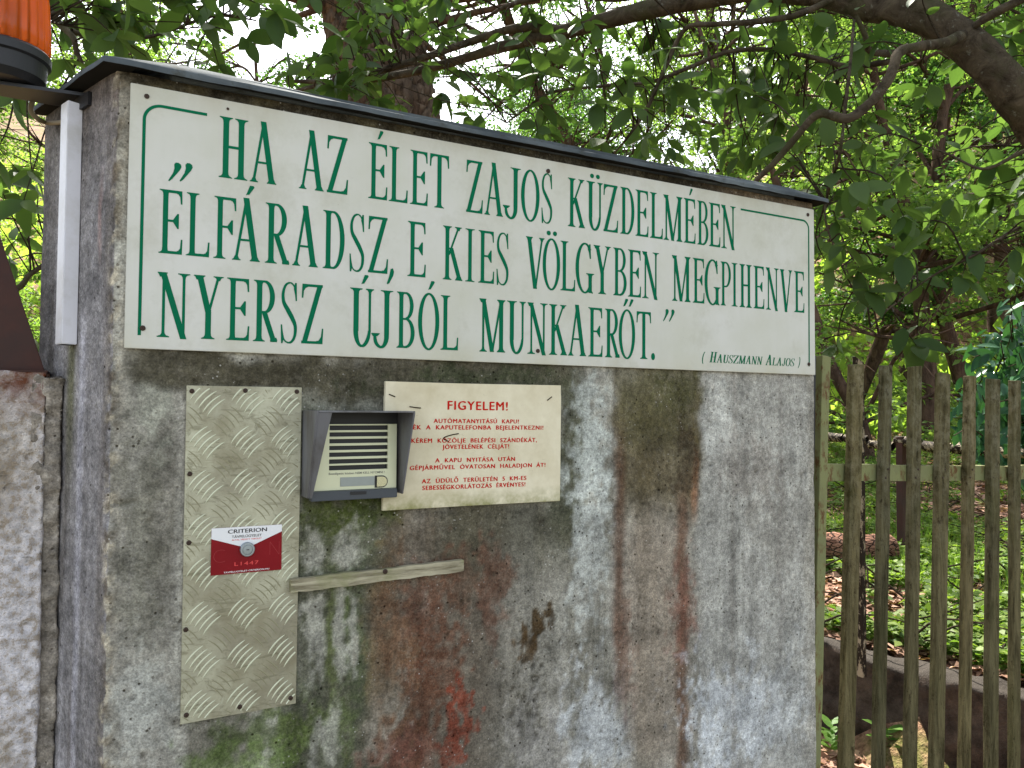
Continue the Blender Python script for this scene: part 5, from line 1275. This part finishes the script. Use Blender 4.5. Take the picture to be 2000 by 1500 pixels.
# grass
BL = mesh_np('blade', [(-.03, 0, 0), (.03, 0, 0), (.02, .6, .05), (-.02, .6, .05), (.0, 1.0, .16), (.004, 1.0, .16)], [(0, 1, 2, 3), (3, 2, 5, 4)], M_GRASS)
X, Y, f, s_ = scatter(42000, 4.5, 16, .28, .80, r, 1.2); ok = (fbm(X*.8, Y*.8, 72, 3) > -.1); X, Y = X[ok], Y[ok]
P_ = np.column_stack([X, Y, hgt(X, Y)]); D_ = np.column_stack([r.normal(size=len(X))*.35, r.normal(size=len(X))*.35, np.ones(len(X))]); U_ = r.normal(size=(len(X), 3))
o = bake_leaves(BL, P_, leaf_frame(P_, D_, U_), r.uniform(.05, .16, len(X)), 'grass', M_GRASS); tag(o, 'thin bright grass on the clearing behind the picket fence', 'grass', kind='stuff')
rd_ = np.random.default_rng(31); tb = TB()
for k in range(170):
    f_ = rd_.uniform(3.6, 10); s__ = f_*rd_.uniform(.32, .75); x = CXY[0]+f_*FW[0]+s__*RT[0]; y = CXY[1]+f_*FW[1]+s__*RT[1]
    if qwall(x, y) < .2: continue
    a = rd_.uniform(0, 6.28); L__ = rd_.uniform(.15, .7); z_ = zat(x, y); up__ = rd_.uniform(0, .45)*L__
    pth = [[x, y, z_+.02], [x+math.cos(a)*L__*.5, y+math.sin(a)*L__*.5, z_+.04+up__*.6+rd_.normal()*.03], [x+math.cos(a+.3)*L__, y+math.sin(a+.3)*L__, z_+.03+up__]]
    tb.add(pth, [.007, .005, .002], 5, 3)
o = tb.done('dead_twigs', M_TWIG); tag(o, 'thin dead twigs tangled in the plants behind the picket fence', 'twigs', kind='stuff')
# hillside undergrowth
X, Y, f, s_ = scatter(110000, 12, 60, -1.3, .95, r, 1.2); cl = fbm(X*.6, Y*.6, 73, 3); Z_ = hgt(X, Y)+r.uniform(0, 1, len(X))**1.5*np.clip(.9+1.3*cl, .15, 2.2)
P_ = np.column_stack([X, Y, Z_]); D_ = r.normal(size=(len(X), 3)); U_ = np.array([0, 0, 1.])+r.normal(size=(len(X), 3))*.6
o = bake_leaves(TINY, P_, leaf_frame(P_, D_, U_), r.uniform(.14, .34, len(X)), 'undergrowth', M_UNDER); tag(o, 'bright green undergrowth covering the wooded slope', 'undergrowth', kind='stuff')
# weeds between the fence and the retaining wall
for k, (u_, v_, lab) in enumerate(((1735, 1475, 'small broad-leaved weed at the foot of the retaining wall, behind the second and third pickets'), (1625, 1455, 'low ground weed just past the wall corner, left of the first picket'))):
    root = ongr(u_, v_+20, 0.0); th = thing('weed', lab, 'plant', tuple(root)); LPq = []; LDq = []
    for q in range(16):
        a = q*2.4; LPq.append(root+np.array([0, 0, .02+q*.009])); LDq.append([math.cos(a), math.sin(a), .5])
    LPq = np.array(LPq); Rq = leaf_frame(LPq, np.array(LDq), np.tile([0, 0, 1.], (16, 1))); place_leaves(PALELEAF, LPq, Rq, r.uniform(.06, .11, 16), th, M_LEAFP)
